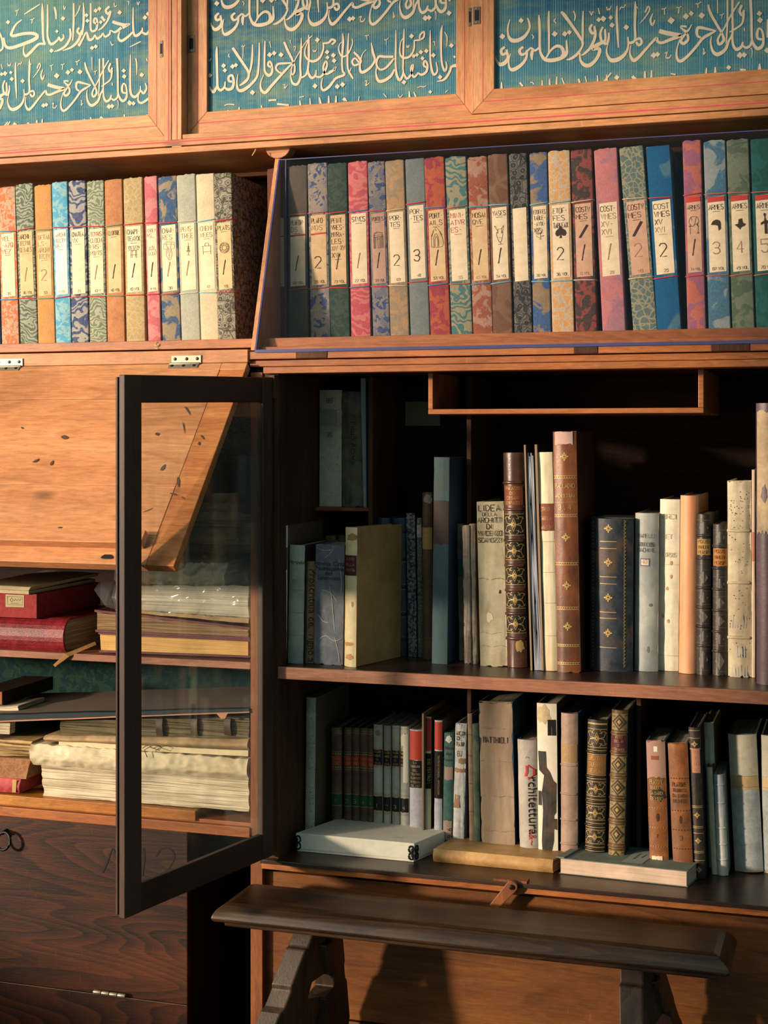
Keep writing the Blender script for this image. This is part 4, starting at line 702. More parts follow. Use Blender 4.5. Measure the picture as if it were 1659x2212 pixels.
CREASE = flat('vellum crease', '8d8874', .7); STAIN = flat('rust stain', 'b98a58', .7); HOLE = flat('worm hole', '2a2620', .9); WHITEP = flat('peeled white paper', 'd2ccb8', .8)
# --- two vellums and a white sheet in the cubby
book((690, 736, 843, 688, 737, 1091), PZ(740, 1096, .2), 'cream vellum book with a torn grey patch standing in the small cubby', 'books in the small cubby', mat('cubby vellum', 'aaa88c', 'cbc8ac', '8f8c70', 14, .5, .3), VG(), y=.215, d=.16, b=.004,
     extra=lambda s: (s.patch(.69, .83, 5, (-.5, .32), .001, .0012), s.line(.83, 6, .001), s.text('88', .89, .009, 4, .1), s.m.ribbon([(-.011, s.h*.865), (.011, s.h*.865), (.013, s.h*.89), (.011, s.h*.93), (-.011, s.h*.93), (-.011, s.h*.865)], [.0005]*6, lambda u, v: s.f(u, v, .0009), 6), s.text('36', .60, .009, 4, .09), [s.blob(x, k, .016, .0035, 7, i) for i, (x, k) in enumerate(((-.3, .42), (.1, .41), (.18, .46), (.33, .36), (.35, .42), (-.05, .32), (.1, .12), (-.4, .3)))]), mats=(flat('grey patch', '8d9086', .8), CREASE, HOLE))
book((737, 777, 846, 737, 785, 1092), PZ(740, 1096, .2), 'dark grey-brown crumpled vellum book beside the cream one in the cubby', 'books in the small cubby', mat('crumpled vellum', '4a4639', '7f7a68', '625641', 26, .6, .3, .6), BRD, y=.215, d=.16, b=.005, rough=.0016, ragged=.002, bands=(.4, .6, .78), br=.0018,
     extra=lambda s: s.type('Palazzi Atlasm.', .55, .011, 4, True))
m = MB(); p, q = P(778, 1097, .212), P(793, 1097, .212); zq = PZ(740, 1096, .2)
m.hexa([(p.x+.006, .215, zq), (p.x+.012, .215, zq), (p.x+.012, .40, zq), (p.x+.006, .40, zq), (p.x, .215, zf-.002), (p.x+.010, .215, zf-.002), (p.x+.010, .40, zf-.002), (p.x, .40, zf-.002)])
o = m.build('board_sheet', flat('white board', '9aa0a2', .7), None, (p.x, .3, zq)); tag(o, 'tall white board slipped between the vellum book and the cubby divider', 'board')
# --- middle shelf
book((598, 620, 1135, 594, 617, 1433), zsh, 'white vellum book with worn brown label, against the cabinet side', SM, VW(), BRD, d=.20, titles=((.68, .84, L_BROWN, ['VI.I', 'ISTRA', 'DIFICI', 'VITR'], flat('faded gilt', '8f7f60', .6), .005, FULL),), extra=lambda s: [s.line(k, 5, .0007) for k in (.15, .35, .54)], mats=(CREASE,), rough=.0008, ragged=.0015)
book((624, 657, 1178, 620, 653, 1434), zsh, 'grey vellum book with a round stain below its written title, beside the white vellum', SM, VG(), BRDD, d=.19, extra=lambda s: (s.type('Vitruvio', .84, .0085, 4), s.blob(-.1, .70, .16, .022, 5, 3), s.blob(-.08, .72, .06, .01, 6, 3), [s.line(k, 5, .0007) for k in (.24, .43, .62)]), mats=(CREASE, WHITEP))
book((660, 680, 1213, 656, 677, 1433), zsh, 'short narrow tan book with its title running down the spine', SM, mat('tan paper', '7a6448', '9c8260', None, 22, .8, .1), BRD, d=.17, extra=lambda s: s.type('Proscritiua del Vignola', .47, .0145, 4, True, -.05), ragged=.0012)
book((701, 724, 1158, 700, 723, 1424), zsh, 'small dark book with gilt head, behind the blue-grey cracked book', SM, mat('dark gilt leather', '3f3a24', '7a6a3c', None, 40), BRDD, d=.12, y=.17, b=.006)
book((727, 745, 1157, 726, 744, 1424), zsh, 'small brown book behind the blue-grey cracked book, mostly hidden by the tan board book', SM, mat('brown leather small', '3c2a1a', '6e4d2c', None, 40), BRDD, d=.12, y=.17, b=.006)
CRK = mat('cracked blue paper', '62666e', '80848c', None, 18, .8, .1)
book((681, 744, 1177, 678, 739, 1436), zsh, 'wide blue-grey paper book with white cracks and four handwritten lines', SM, CRK, CRK, d=.17, b=.003, rough=.0008, ragged=.002,
     extra=lambda s: ([s.type(tx, k, .0088, 4, x=x) for tx, k, x in (('Venetia Città', .825, -.02), ('Nobilissima', .785, .0), ('del', .745, -.02), ('Sansovino', .705, -.02))],
     [s.m.ribbon(smooth_path([(s.w*a, s.h*b_) for a, b_ in pts], 3), [.0003]+[.0012]*(3*(len(pts)-1)-1)+[.0004], lambda u, v: s.f(max(-s.w*.49, min(s.w*.49, u)), v, .0008), 5) for pts in ([(.0, .66), (.1, .55), (.16, .40), (.22, .27)], [(-.4, .42), (-.2, .36), (.0, .35)], [(-.3, .62), (.05, .6), (.3, .52)], [(-.2, .88), (.1, .95), (.12, .99)], [(.3, .9), (.42, .7), (.4, .6)], [(.2, .25), (.35, .1), (.38, .02)], [(-.35, .2), (-.1, .24), (.2, .2), (.45, .22)], [(-.48, .97), (-.2, .95), (.1, .96)])]), mats=(flat('paper crack', 'b5aea2', .8),))
# the tan board book stands askew
A, B, C = G(738, 1441, zsh), G(768, 1441, zsh), G(866, 1419, zsh)
dv = Vector((C.x-B.x, C.y-B.y, 0)); hb = PZ(760, 1140, (A.y+B.y)/2)-zsh; wb_ = P(768, 1441, B.y).x-P(738, 1441, B.y).x
o = thing('book', 'parchment spine book turned aslant, showing its plain tan front board', 'book', ((A.x+B.x)/2, B.y, zsh+.0003), (0, .012, -math.atan2(dv.x, dv.y)), SM)
TANB = mat('tan board', 'a0784a', 'b98f5a', '8a6a42', 7, .6, .25, .1); s = Spine(wb_*.97, hb, dv.length, .003, .0006, .001); s.body()
s.blob(.0, .07, .35, .02, 5, 4); s.blob(-.1, .16, .4, .015, 5, 5); s.blob(.1, .93, .42, .03, 6, 7); s.blob(.2, .45, .1, .02, 5, 8)
s.m.build('cover', [mat('parchment', 'cdb98c', 'e2d2a8', 'b58f5c', 9, .55, .3, .1), TANB, BLACK, GILT, INK, STAIN, flat('brown wear', '9a7c54', .7)], o, recalc=False)
m = MB(); m.box((-wb_/2+.003, .006, .003), (wb_/2-.0035, dv.length-.004, hb-.002)); m.build('page_block', PG, o)
t = Spine(wb_*.97, hb, .1, .003); t.patch(.655, .80, 0, FULL, .0009)
for ln, k in (('ULIVO', .765), ('DELLA', .725), ('INVENTIA', .685)): t.text(ln, k, .005, 1, .13, .8)
for k in (.66, .795): t.line(k, 1, .0006)
t.m.build('title_label', [L_MAROON, GILT], o, recalc=False)
NAVY = mat('navy leather', '10182a', '22304a', None, 30, .4, .5)
for a, lb in ((814, 'navy leather book behind the tan board book, nearest to it'), (842, 'second navy leather book behind the tan board book, beside the marbled spine')):
    book((a, a+27 if a < 840 else a+34, 1119, a, a+27 if a < 840 else a+34, 1417), zsh, lb, SM, NAVY, BRDD, d=.16, b=.006, bands=(.12, .3, .5, .7, .9), extra=lambda s: [s.line(k, 3, .0006) for k in (.14, .28, .32, .48, .52, .68)])
MARB = lambda: brocade('marbled paper', '93918a', '20303f', 'damask', 60)
book((876, 896, 1109, 882, 900, 1419), zsh, 'black and white marbled paper spine, taller of two thin marbled books', SM, MARB(), BRDD, d=.17, b=.002, ragged=.0012)
book((899, 911, 1119, 903, 912, 1420), zsh, 'thin grey marbled book with a small paper label near its top', SM, brocade('grey marbled', '8a867c', '46484a', 'vine', 45), BRDD, d=.17, b=.002, titles=((.86, .95, flat('small paper label', 'a8a294', .8), ['E', 'X'], INK, .004, FULL),))
book((911, 933, 1064, 912, 933, 1425), zsh, 'brown leather book with ochre label beside the tall blue-grey book', SM, mat('brown calf', '3e2c20', '5c4430', None, 24), BRDD, d=.18, b=.004, titles=((.66, .79, L_TAN, ['TALIN', 'RISIS', 'ITALI', 'TOMI'], GILT, .005, FULL),), extra=lambda s: ([s.line(k, 5, .0008) for k in (.13, .3, .47, .83)], s.blob(.1, .96, .4, .03, 6, 2)), mats=(flat('dull tooling', '6a5238', .6), flat('pale wear', '8a8478', .8)), ragged=.0015)
book((937, 970, 988, 932, 965, 1435), zsh, 'tallest blue-grey cloth book, brown stained over its upper half', SM, mat('blue grey cloth', '3c5157', '566a6c', '4a4238', 8, .75, .15, .2, (1, 1, .4), (.3, .7)), BLU, d=.20, b=.003, extra=lambda s: s.patch(.58, .79, 5, FULL, .0005, .0015), mats=(flat('brown stain cloth', '473a36', .8),))
for px, lb, ti in (((985, 1000, 1132, 993, 1002, 1427), 'thin pale paper book with a teal label, first of three thin ones', ((.62, .74, L_TEAL, ['I', 'I'], GILT, .003, FULL),)), ((999, 1013, 1135, 1002, 1019, 1434), 'thin frayed beige paper book, middle of three thin ones', ()), ((1013, 1025, 1132, 1019, 1031, 1434), 'thin beige paper book touching the big inscribed vellum', ())):
    book(px, zsh, lb, SM, mat('beige paper', '7d7264', 'a3988a', '6a5e52', 22, .85, .1, .4), BRD, d=.17, b=.002, rough=.0012, ragged=.002, titles=ti)
VELL = mat('inscribed vellum', 'b7a885', 'd2c6a6', 'a38a60', 12, .55, .3, .35)
def ins(s):
    for tx, k, hh in (('LIDEA', .943, .0112), ('DELLA', .913, .0065), ('ARCHITT', .872, .0092), ('DI', .834, .0092), ('VINCENZO', .793, .0088), ('SCAMOZZI', .752, .0085)): s.text(tx, k, hh, 4, .14, .92, .66)
    for k, a in ((.53, .0012), (.2, .0005), (.12, .0005)): s.m.ribbon([(s.w*(-.48+.16*i), s.h*k+math.sin(i*1.7)*.002) for i in range(7)], [a]*7, lambda u, v: s.f(u, v, .0006), 5)
    s.blob(.3, .45, .03, .012, 4, 5, n=7); s.blob(-.1, .30, .14, .03, 6, 9)
book((1028, 1086, 1084, 1036, 1095, 1440), zsh, 'broad cream vellum book with six lines of black inked capitals at its top', SM, VELL, VELL, d=.19, b=.006, rough=.0013, ragged=.002, extra=ins, mats=(CREASE, flat('light scrape', 'd9cfb4', .7)))
def cesari(s):
    for i, (a, b_) in enumerate(((.60, .73), (.485, .60), (.37, .485), (.26, .37), (.145, .26))): s.patch(a+.012, b_-.012, 5, (-.44, .44), .0004); s.arabesque(a+.012, b_-.012)
    s.blob(.2, .10, .2, .03, 3, 3)
book((1083, 1130, 978, 1096, 1135, 1443), zsh, 'tall dark brown leather book with raised bands and gilt ornament panels', SM, mat('dark brown leather', '2f1b14', '53301f', None, 20, .32, .6), mat('dark leather board', '241712', '3a251a', None, 20), d=.19, b=.008, bands=(.135, .25, .36, .475, .59, .735, .86), br=.0034,
     titles=((.755, .845, flat('red brown panel', '6b3520', .5), ['PALAZZO', 'DEI', 'CESARI', 'DIPINTI'], GILT, .0062, (-.46, .46)),), extra=cesari, mats=(flat('black panel', '16140f', .5),))
# folio of loose sheets between boards
y0 = G(1160, 1449, zsh).y; loc, w, h, a = placed((1133, 1158, 961, 1148, 1172, 1449), y0, zsh)
o = thing('portfolio', 'dark green board portfolio with loose wavy sheets showing at its open edge', 'portfolio', loc+Vector((0, 0, .0004)), (0, a, 0), SM)
for sx in (-1, 1):
    m = MB(); x = sx*w*.42; m.grid(lambda u, v: (x+.0015*math.sin(v*5)*sx, .17*u, h*v), 3, 8); m.grid(lambda u, v: (x+sx*.003+.0015*math.sin(v*5)*sx, .17*u, h*v), 3, 8)
    m.box((x-.0006 if sx > 0 else x-.0030, -.0008, .0), (x+.0036 if sx > 0 else x+.0002, .006, h), 1); m.build('board', [flat('green board', '28352e', .8), flat('board tan edge', '8a745a', .8)], o)
m = MB()
for i in range(7):
    x = w*(-.30+.09*i); q = random.uniform(.93, .985); ph = random.uniform(0, 3)
    m.grid(lambda u, v: (x+.0012*math.sin(v*7+ph)-.004*v*v, .003+.16*u, h*q*v), 2, 10); m.grid(lambda u, v: (x+.0016+.0012*math.sin(v*7+ph)-.004*v*v, .003+.16*u, h*q*v), 2, 10); m.grid(lambda u, v: (x+.0016*u+.0012*math.sin(v*7+ph)-.004*v*v, .0028, h*q*v), 1, 10)
m.build('loose_sheet', flat('blue grey sheets', '9ba0aa', .8), o); o.children[-1]['kind'] = 'stuff'
book((1159, 1193, 977, 1172, 1204, 1450), zsh, 'tall plain cream vellum book with a torn brown title label', SM, VC(), VC(), d=.18, b=.004, rough=.0008, titles=((.64, .765, flat('torn brown label', '7d4638', .6), ['ETRIOL', 'TABULA', 'ANATOM'], GILT, .0065, FULL),), extra=lambda s: [s.line(k, 5, .0006) for k in (.16, .31, .45, .59)], mats=(CREASE,))
def pal(s):
    for k in (.815, .805, .655, .645, .455, .445, .27, .26, .115, .107, .04, .032): s.line(k, 3, .0010)
    for k in (.808, .650, .450, .265, .111, .036):
        for i in range(9): s.m.ribbon([(s.w*(-.44+.1*i), s.h*k-.002), (s.w*(-.40+.1*i), s.h*k+.001), (s.w*(-.36+.1*i), s.h*k-.0015)], [.0006, .0016, .0006], lambda u, v: s.f(u, v, .0009), 3)
    for k in (.895, .56, .36, .19): s.flower(k, .0085)
    s.text('PALLADIO', .765, .0075, 3, .14, .84); s.text('ARCHITETTURA', .725, .006, 3, .14, .86); s.text('3 . 4', .675, .0085, 3, .14, .6); s.line(.705, 3, .0004)
    s.patch(.945, .999, 5, (-.40, .36), .0011, .0015)
PALB = mat('mottled tan calf', '4a2412', '804a24', '351d0f', 16, .38, .5, .3, (1, 1, .5), (.3, .62))
book((1190, 1246, 932, 1205, 1251, 1453), zsh, 'tallest tan calf book with gilt flowers and bands, spine head torn to bare pages', SM, PALB, mat('calf board', '2e1a10', '4a2c1a', None, 12), d=.20, b=.006, rough=.0006, ragged=.0025, extra=pal, mats=(flat('bare page pink', 'b99a90', .8),))
def mot(s):
    for k in (.845, .80, .615, .57, .385, .345, .155): s.line(k, 3, .0012, (-.26, .14))
    for k in (.93, .71, .48, .25): s.flower(k, .0085, 3, -.06)
    for i in range(40):
        k = .03+.024*i; s.m.ribbon([(s.w*.30, s.h*k), (s.w*.335, s.h*(k+.01)), (s.w*.30, s.h*(k+.02))], [.002, .0026, .0015], lambda u, v: s.f(u, v, .0007), 5)
        s.m.ribbon([(-s.w*.44, s.h*k), (-s.w*.42, s.h*(k+.01))], [.0016, .0012], lambda u, v: s.f(u, v, .0007), 5)
book((1275, 1365, 1119, 1272, 1365, 1451), zsh, 'very thick dark blue mottled book with small gilt ornaments', SM, mat('dark blue mottled leather', '10151c', '2c3440', '4a3a2c', 44, .5, .4), BRDD, d=.18, b=.012, rough=.0006, ragged=.002, extra=mot, mats=(flat('dull gold roll', '75683e', .6),))
book((1371, 1422, 1109, 1370, 1420, 1451), zsh, 'grey vellum book with a small framed paper number on its spine', SM, mat('grey blue vellum', '959890', 'b9bab0', '7d8684', 9, .5, .35, .15), VG(), d=.19, b=.008, extra=lambda s: ([s.text(tx, k, .0072, 4, .1, .75) for tx, k in (('RAMELLI', .845), ('ARTIFICIOSE', .79), ('MACHINE', .755))], s.patch(.665, .715, 5, (-.26, .14), .0008), s.patch(.672, .708, 6, (-.22, .10), .001), s.text('40', .68, .008, 4, .09, .25, .6, -.06), s.blob(.2, .42, .07, .01, 7, 3), s.blob(.1, .14, .06, .02, 7, 4)), mats=(flat('violet frame', '5f5a86', .7), flat('number paper', 'cfc0a0', .8), flat('grey scuff', '6a6c66', .8)))
book((1426, 1468, 1079, 1422, 1465, 1450), zsh, 'pale ivory vellum book with rust spots, beside the peach coloured one', SM, mat('ivory vellum', 'cfc8b0', 'e6dfc8', None, 9, .5, .3, .12), VC(), d=.19, b=.004, rough=.0006, extra=lambda s: (s.text('ORCI', .885, .009, 5, .12), s.text('ET', .77, .008, 5, .12), s.text('MORSUS', .665, .0075, 5, .12, .7), [s.blob(x, k, .06, .012, 6, i) for i, (x, k) in enumerate(((.1, .63), (.1, .55), (-.1, .48), (-.02, .29), (-.3, .32)))], s.line(.09, 7, .0006), s.line(.62, 7, .0004)), mats=(flat('faded title', 'b3a58c', .8), STAIN, CREASE))
book((1468, 1509, 1071, 1466, 1503, 1456), zsh, 'smooth peach coloured parchment book with no lettering', SM, mat('peach parchment', 'cc8c62', 'dca47c', 'c27e54', 5, .5, .35, .08, (1, 1, .3)), mat('peach board', '6e4c34', '8a6244', None, 9), d=.20, b=.009)
def poz(s):
    for a, b_ in ((.02, .17), (.19, .29), (.31, .41), (.43, .53), (.55, .66), (.86, .97)):
        s.m.poly2([(0, s.h*a+.004), (s.w*.32, s.h*(a+b_)/2), (0, s.h*b_-.004), (-s.w*.32, s.h*(a+b_)/2)], lambda u, v: s.f(u, v, .0006), 5); s.line(a+.008, 5, .0007); s.line(b_-.008, 5, .0007)
for px, lb, k in (((1505, 1535, 1111, 1503, 1535, 1458), 'dark leather book with raised bands and pale title panel, taller of two dark ones', 0), ((1540, 1571, 1133, 1538, 1571, 1460), 'shorter dark leather book with raised bands and an orange title panel', 1)):
    book(px, zsh, lb, SM, mat('dark banded leather', '1d1a18', '38332d', '30231a', 30, .4, .5), BRDD, d=.17, b=.007, ragged=.0015, bands=(.18, .30, .42, .54, .725, .865) if k == 0 else (.16, .29, .43, .57, .71, .855), br=.0026,
         titles=((.745, .845, L_TAN if k == 0 else L_ORANGE, ['POZZO', 'MAHLER', 'PERSP'], INK, .0062, (-.46, .46)) if k == 0 else (.725, .84, L_ORANGE, ['POZZO', 'MAHLER', 'PERSP'], INK, .0062, (-.46, .46)),), extra=poz, mats=(flat('blind tooling', '5a564e', .45),))
def worm(s):
    r = random.Random(3)
    for i in range(90): s.blob(r.uniform(-.44, .44), r.choice((r.uniform(.55, .95), r.uniform(.1, .95))), .016, .0028, 5, i, n=6)
    for x in range(7): s.m.ribbon([(s.w*(-.42+.11*x), s.h*.25), (s.w*(-.40+.11*x), s.h*(.31+.01*(x % 3)))], [.001, .0006], lambda u, v: s.f(u, v, .0007), 6)
    for x in range(6): s.m.ribbon([(s.w*(-.3+.12*x), s.h*.005), (s.w*(-.31+.12*x), s.h*(.05+.012*(x % 2)))], [.0016, .0006], lambda u, v: s.f(u, v, .0007), 6)
    for x in range(5): s.m.ribbon([(s.w*(-.2+.1*x), s.h*.10), (s.w*(-.2+.1*x), s.h*(.16))], [.0022, .001], lambda u, v: s.f(u, v, .0007), 6)
book((1570, 1623, 1039, 1573, 1623, 1463), zsh, 'thick wormholed vellum book with torn cords across its spine', SM, mat('wormed vellum', 'a3977c', 'c6bb9e', '8d7c5e', 14, .6, .3, .4), VELL, d=.19, b=.005, rough=.0016, ragged=.004, bands=(.20, .48, .745), br=.003, extra=worm, mats=(HOLE, flat('exposed quire', '9aa0a8', .8)))
book((1624, 1631, 1015, 1624, 1631, 1464), zsh, 'very thin pale book squeezed beside the tall mauve spine', SM, flat('thin pale spine', 'c9b49c', .7), None, d=.17, b=.001, titles=((.56, .70, flat('pink slip', 'b5796a', .8), ['I'], INK, .002, FULL),))
def mauve(s):
    s.patch(.55, .97, 5, (-.46, .5), .0009, .006); s.blob(-.3, .62, .2, .05, 6, 2); s.blob(.1, .78, .25, .08, 6, 3); s.blob(-.2, .68, .12, .03, 0, 4, .0012); s.blob(.2, .6, .3, .04, 6, 5)
    for i in range(24): s.m.ribbon([(s.w*(-.44+.04*i), s.h*.55-.001), (s.w*(-.43+.04*i), s.h*(.535+.012*(i % 3)))], [.004, .001], lambda u, v: s.f(u, v, .0009), 5)
book((1632, 1694, 871, 1633, 1694, 1481), zsh, 'tall mauve book with peeling paper over its upper spine', SM, mat('mauve leather', '44303a', '5c424a', None, 14, .4, .5), BRDD, d=.22, b=.010, extra=mauve, mats=(mat('peeled paper', 'a98f70', 'cbb08a', '7a7468', 22), flat('blue scuff', '6c6a66', .8)))
# --- bottom shelf
zb0 = zfl
SPK = lambda: mat('speckled vellum', '9a9c90', 'bfc0b2', None, 12, .6, .3, .2, spots=(190, .16, '4a4c48'))
book((661, 682, 1507, 658, 678, 1800), zb0, 'tall speckled pale book standing alone behind the white box', SB, SPK(), flat('olive board', '5c5640', .8), d=.20, b=.003, y=.13, ragged=.001)
def vol5(n):
    def f(s):
        for k in (.74, .62, .78, .66, .29, .40, .97, .95): s.line(k, 3, .0008)
        for k in (.76, .64):
            for i in range(5): s.m.poly2([(s.w*(-.4+.2*i), s.h*k-.0018), (s.w*(-.32+.2*i), s.h*k), (s.w*(-.4+.2*i), s.h*k+.0018), (s.w*(-.48+.2*i), s.h*k)], lambda u, v: s.f(u, v, .0008), 3)
    return f
BRC = mat('brown mottled calf', '47352a', '6a5140', '553f36', 34, .5, .35)
for i, (a, b_, yt) in enumerate(((715, 737, 1572), (742, 758, 1572), (759, 775, 1572), (776, 793, 1573), (793, 806, 1574))):
    book((a, b_, yt, a, b_, 1795), zb0, 'brown calf volume numbered %d on a green label, one of a set of five' % (i+1), SB, BRC, BRDD, d=.13, b=.004, y=.175, extra=vol5(i), titles=((.66, .745, L_RED, ['PALLA', '1760'], GILT, .005, FULL), (.30, .39, L_GREEN, [str(i+1)], GILT, .0075, FULL)))
def vol4(i):
    def f(s):
        for k in (.79, .80, .65, .64, .41, .40, .25, .24, .98): s.line(k, 3, .0009)
        if i == 0: s.blob(.05, .93, .25, .03, 5, 3)
        if i == 3: s.patch(.52, .94, 6, (-.1, .45), .0013, .002); s.blob(-.2, .88, .25, .05, 6, 6, .0014)
    return f
for i, (a, b_, yt) in enumerate(((806, 825, 1566), (828, 843, 1568), (846, 862, 1568), (864, 882, 1570))):
    book((a, b_, yt, a, b_, 1797), zb0, ('white vellum volume numbered %d on a black label' % (i+1))+(' with a curled torn strip' if i == 3 else ', one of a set of four'), SB, VG(), VG(), d=.14, b=.004, y=.172, extra=vol4(i), mats=(flat('brown patch', '8a7464', .8), WHITEP), titles=((.655, .785, L_BLACK, ['PALLADIO', 'FABRICHE', 'DI', 'VICENZA'], GILT, .0042, FULL if i < 3 else (-.49, -.1)), (.265, .385, L_BLACK, [str(i+1)], GILT, .0075, FULL)))
LIL = mat('lilac grey cloth', '9a9aa4', 'b0b0b8', None, 20, .8, .1)
book((884, 911, 1577, 884, 910, 1798), zb0, 'lilac-grey book with a red panel above a black title panel', SB, LIL, LIL, d=.15, b=.004, y=.165, titles=((.74, .99, L_RED, [], GILT, .004, FULL), (.50, .735, L_BLACK, ['LA', 'INAUGURAZIONE', 'DEL', 'TEATRO', 'OLIMPICO', 'DI VICENZA', 'NEL 1762'], GILT, .0040, FULL)), extra=lambda s: s.text('38', .05, .006, 4, .1, .4))
m = MB(); p = P(911.5, 1541, .15); q = P(915.5, 1541, .15); m.box((p.x, .15, zb0), (q.x, .31, p.z)); o = m.build('thin_board', flat('brown card', '7a6650', .8), None, (p.x, .2, zb0), .0008); tag(o, 'thin brown card standing between lilac-grey book and red topped narrow book', 'board')
for (a, b_, yt), tx, lb in (((917, 931, 1549), 'DEL TEATRO I', 'narrow pale book with red top and black strip, beside the thin brown card'), ((938, 955, 1557), 'TEATRI DI VICENZA - ANTOLOGIA', 'narrow pale book with red top and the longer black strip')):
    o = book((a, b_, yt, a-1, b_-1, 1799), zb0, lb, SB, LIL if a > 930 else VC(), BRD, d=.16, b=.003, y=.160, titles=((.74 if a < 930 else .77, .99, L_RED, [], GILT, .004, FULL),), extra=(lambda tx_, k0, k1: lambda s: (s.patch(k0, k1, 2, FULL, .0008), typeset(s.m, tx_, 0, s.h*(k0+k1)/2, min(.0055, (k1-k0)*s.h/len(tx_)*1.15), lambda u, v: s.f(u, v, .0012), 3, True), s.line(k0, 3, .001), s.line(k1, 3, .001)))(tx, *((.45, .72) if a < 930 else (.39, .76))))
book((959, 980, 1584, 955, 976, 1795), zb0, 'teal-green worn book with faded writing and a speckled patch near its foot', SB, mat('teal green cloth', '33504c', '4a6660', None, 22, .8, .1), BRDD, d=.15, b=.003, y=.155, ragged=.002, mats=(flat('pink slip patch', '8f7a70', .8), flat('pale flake', 'b5b8ae', .8)), extra=lambda s: (s.patch(.60, .71, 5, (-.4, .45), .0008, .001), s.patch(.08, .25, 5, (-.45, .45), .0008, .001), s.type('Idea', .86, .007, 4), s.type('del', .81, .007, 4), s.type('Teatro', .76, .006, 4), s.type('1976', .16, .010, 4, True), s.blob(0, .95, .35, .03, 6, 4)))
book((983, 1008, 1564, 977, 1000, 1800), zb0, 'torn white paper book with tape patches, leaning beside the teal-green one', SB, mat('torn white paper', '9d9d9c', 'bdbcb8', None, 26, .8, .1, .5), flat('pale blue cover', '8a9cac', .8), d=.15, b=.003, y=.150, rough=.0015, ragged=.004, mats=(flat('brown tape', '8a6c50', .7), CREASE), extra=lambda s: ([s.text(tx, k, .0075, 4, .15, .8) for tx, k in (('ANC.DI', .91), ("DE'", .87), ('TEATRI', .825))], s.text('87', .745, .010, 4, .1, .5), s.patch(.62, .65, 5, FULL, .0009, .001), s.patch(.69, .73, 5, (-.1, .5), .0009, .001), s.patch(.34, .44, 5, (-.5, .05), .0009, .001)))
book((1010, 1019, 1542, 1014, 1024, 1806), zb0, 'thin brown board book, beside the green worn spine', SB, mat('brown thin paper', '6e5a48', '8a745c', None, 24), BRD, d=.16, b=.001, y=.145, ragged=.001, extra=lambda s: [s.line(k, 4, .0008) for k in (.3, .5, .7, .85)])
book((1020, 1033, 1564, 1023, 1038, 1807), zb0, 'thin green worn book next to the very thick beige paper book', SB, mat('green worn', '2f4438', '5c6650', '8a8468', 30, .7), BRDD, d=.16, b=.002, y=.142, ragged=.002)
THK = mat('rough beige paper', 'a38a72', 'c2aa90', '8d7a68', 16, .85, .1, .5, (1, 1, .25), (.3, .65))
book((1033, 1106, 1517, 1040, 1112, 1812), zb0, 'thickest rough beige paper book, name inked in black near its top', SB, THK, BLU, d=.17, b=.004, rough=.0014, ragged=.004, y=.138, mats=(CREASE,), extra=lambda s: (s.text('MATTHIOLI', .735, .0110, 4, .12, .76), [s.m.ribbon([(s.w*(-.49+.14*i), s.h*k+math.sin(i*2+k*9)*.0012) for i in range(8)], [.0011]*8, lambda u, v: s.f(u, v, .0007), 5) for k in (.83, .615, .39, .165)]))
def arch(s):
    typeset(s.m, 'rchitettura', .04*s.w, s.h*.46, .0185, lambda u, v: s.f(u, v, .0011), 2, True); L = MB()
    for o_ in (-.0012, 0, .0012): s.m.ribbon([(s.w*-.02+o_, s.h*.79), (s.w*.0+o_, s.h*.74), (s.w*-.08+o_, s.h*.70)], [.002]*3, lambda u, v: s.f(u, v, .0011), 5)
    typeset(s.m, 'A', .06*s.w, s.h*.735, .032, lambda u, v: s.f(u, v, .0012), 5, True); typeset(s.m, '~&~', .02*s.w, s.h*.2, .013, lambda u, v: s.f(u, v, .0012), 5, True)
    s.curl(.0, s.h*.85, .004, 0, 1, 2, .0006)
book((1115, 1159, 1599, 1123, 1162, 1815), zb0, 'short silvery grey book with blackletter title and red capital running down', SB, mat('silver grey cloth', '8d887e', 'aaa398', None, 14, .5, .35), BLU, d=.15, b=.006, y=.128, extra=arch, mats=(flat('bright red', 'b8403a', .7),))
def peel(s):
    s.patch(.0, 1.0, 5, (-.49, .49), .0005); s.blob(-.15, .93, .35, .06, 6, 3, .0009)
    s.m.poly2([(s.w*x, s.h*k) for x, k in ((.05, .90), (.45, .90), (.46, .80), (.05, .80))], lambda u, v: s.f(u, v, .0010), 2)
    for pts in ([(-.45, .70), (-.05, .70), (-.02, .60), (.15, .57), (.30, .52), (.45, .50), (.42, .32), (.32, .30), (.30, .14), (.15, .05), (-.25, .02), (-.30, .14), (-.22, .33), (-.28, .44), (-.15, .55), (-.4, .58)], [(-.46, .45), (-.3, .45), (-.28, .36), (-.46, .36)], [(.25, .28), (.46, .28), (.46, .21), (.25, .22)]):
        s.m.poly2([(s.w*x, s.h*k) for x, k in pts], lambda u, v: s.f(u, v, .0011), 7, 2)
book((1159, 1202, 1520, 1162, 1206, 1818), zb0, 'book whose black covering has peeled to bare white paper in patches', SB, flat('peel base', '3a342c', .8), BRD, d=.16, b=.003, y=.125, ragged=.002, extra=peel, mats=(WHITEP, mat('yellowed paper', 'a38f68', 'cbbb94', None, 30), mat('black flaked paper', '23221f', '3c3a36', '5c4430', 40, .7)))
book((1211, 1247, 1542, 1210, 1247, 1821), zb0, 'pinkish beige vellum book with raised bands and a pale tooled title', SB, mat('pinkish vellum', '8d7566', 'a88f7e', '7a6456', 14, .5, .35), BLU, d=.17, b=.006, y=.122, bands=(.14, .30, .47, .66), br=.0022, titles=((.68, .80, flat('tan tooled panel', '9a7c58', .6), ['OSPIT', 'OR', 'ETON', 'OM'], flat('pale gilt', 'b8a47c', .5), .0055, (-.46, .46)),))
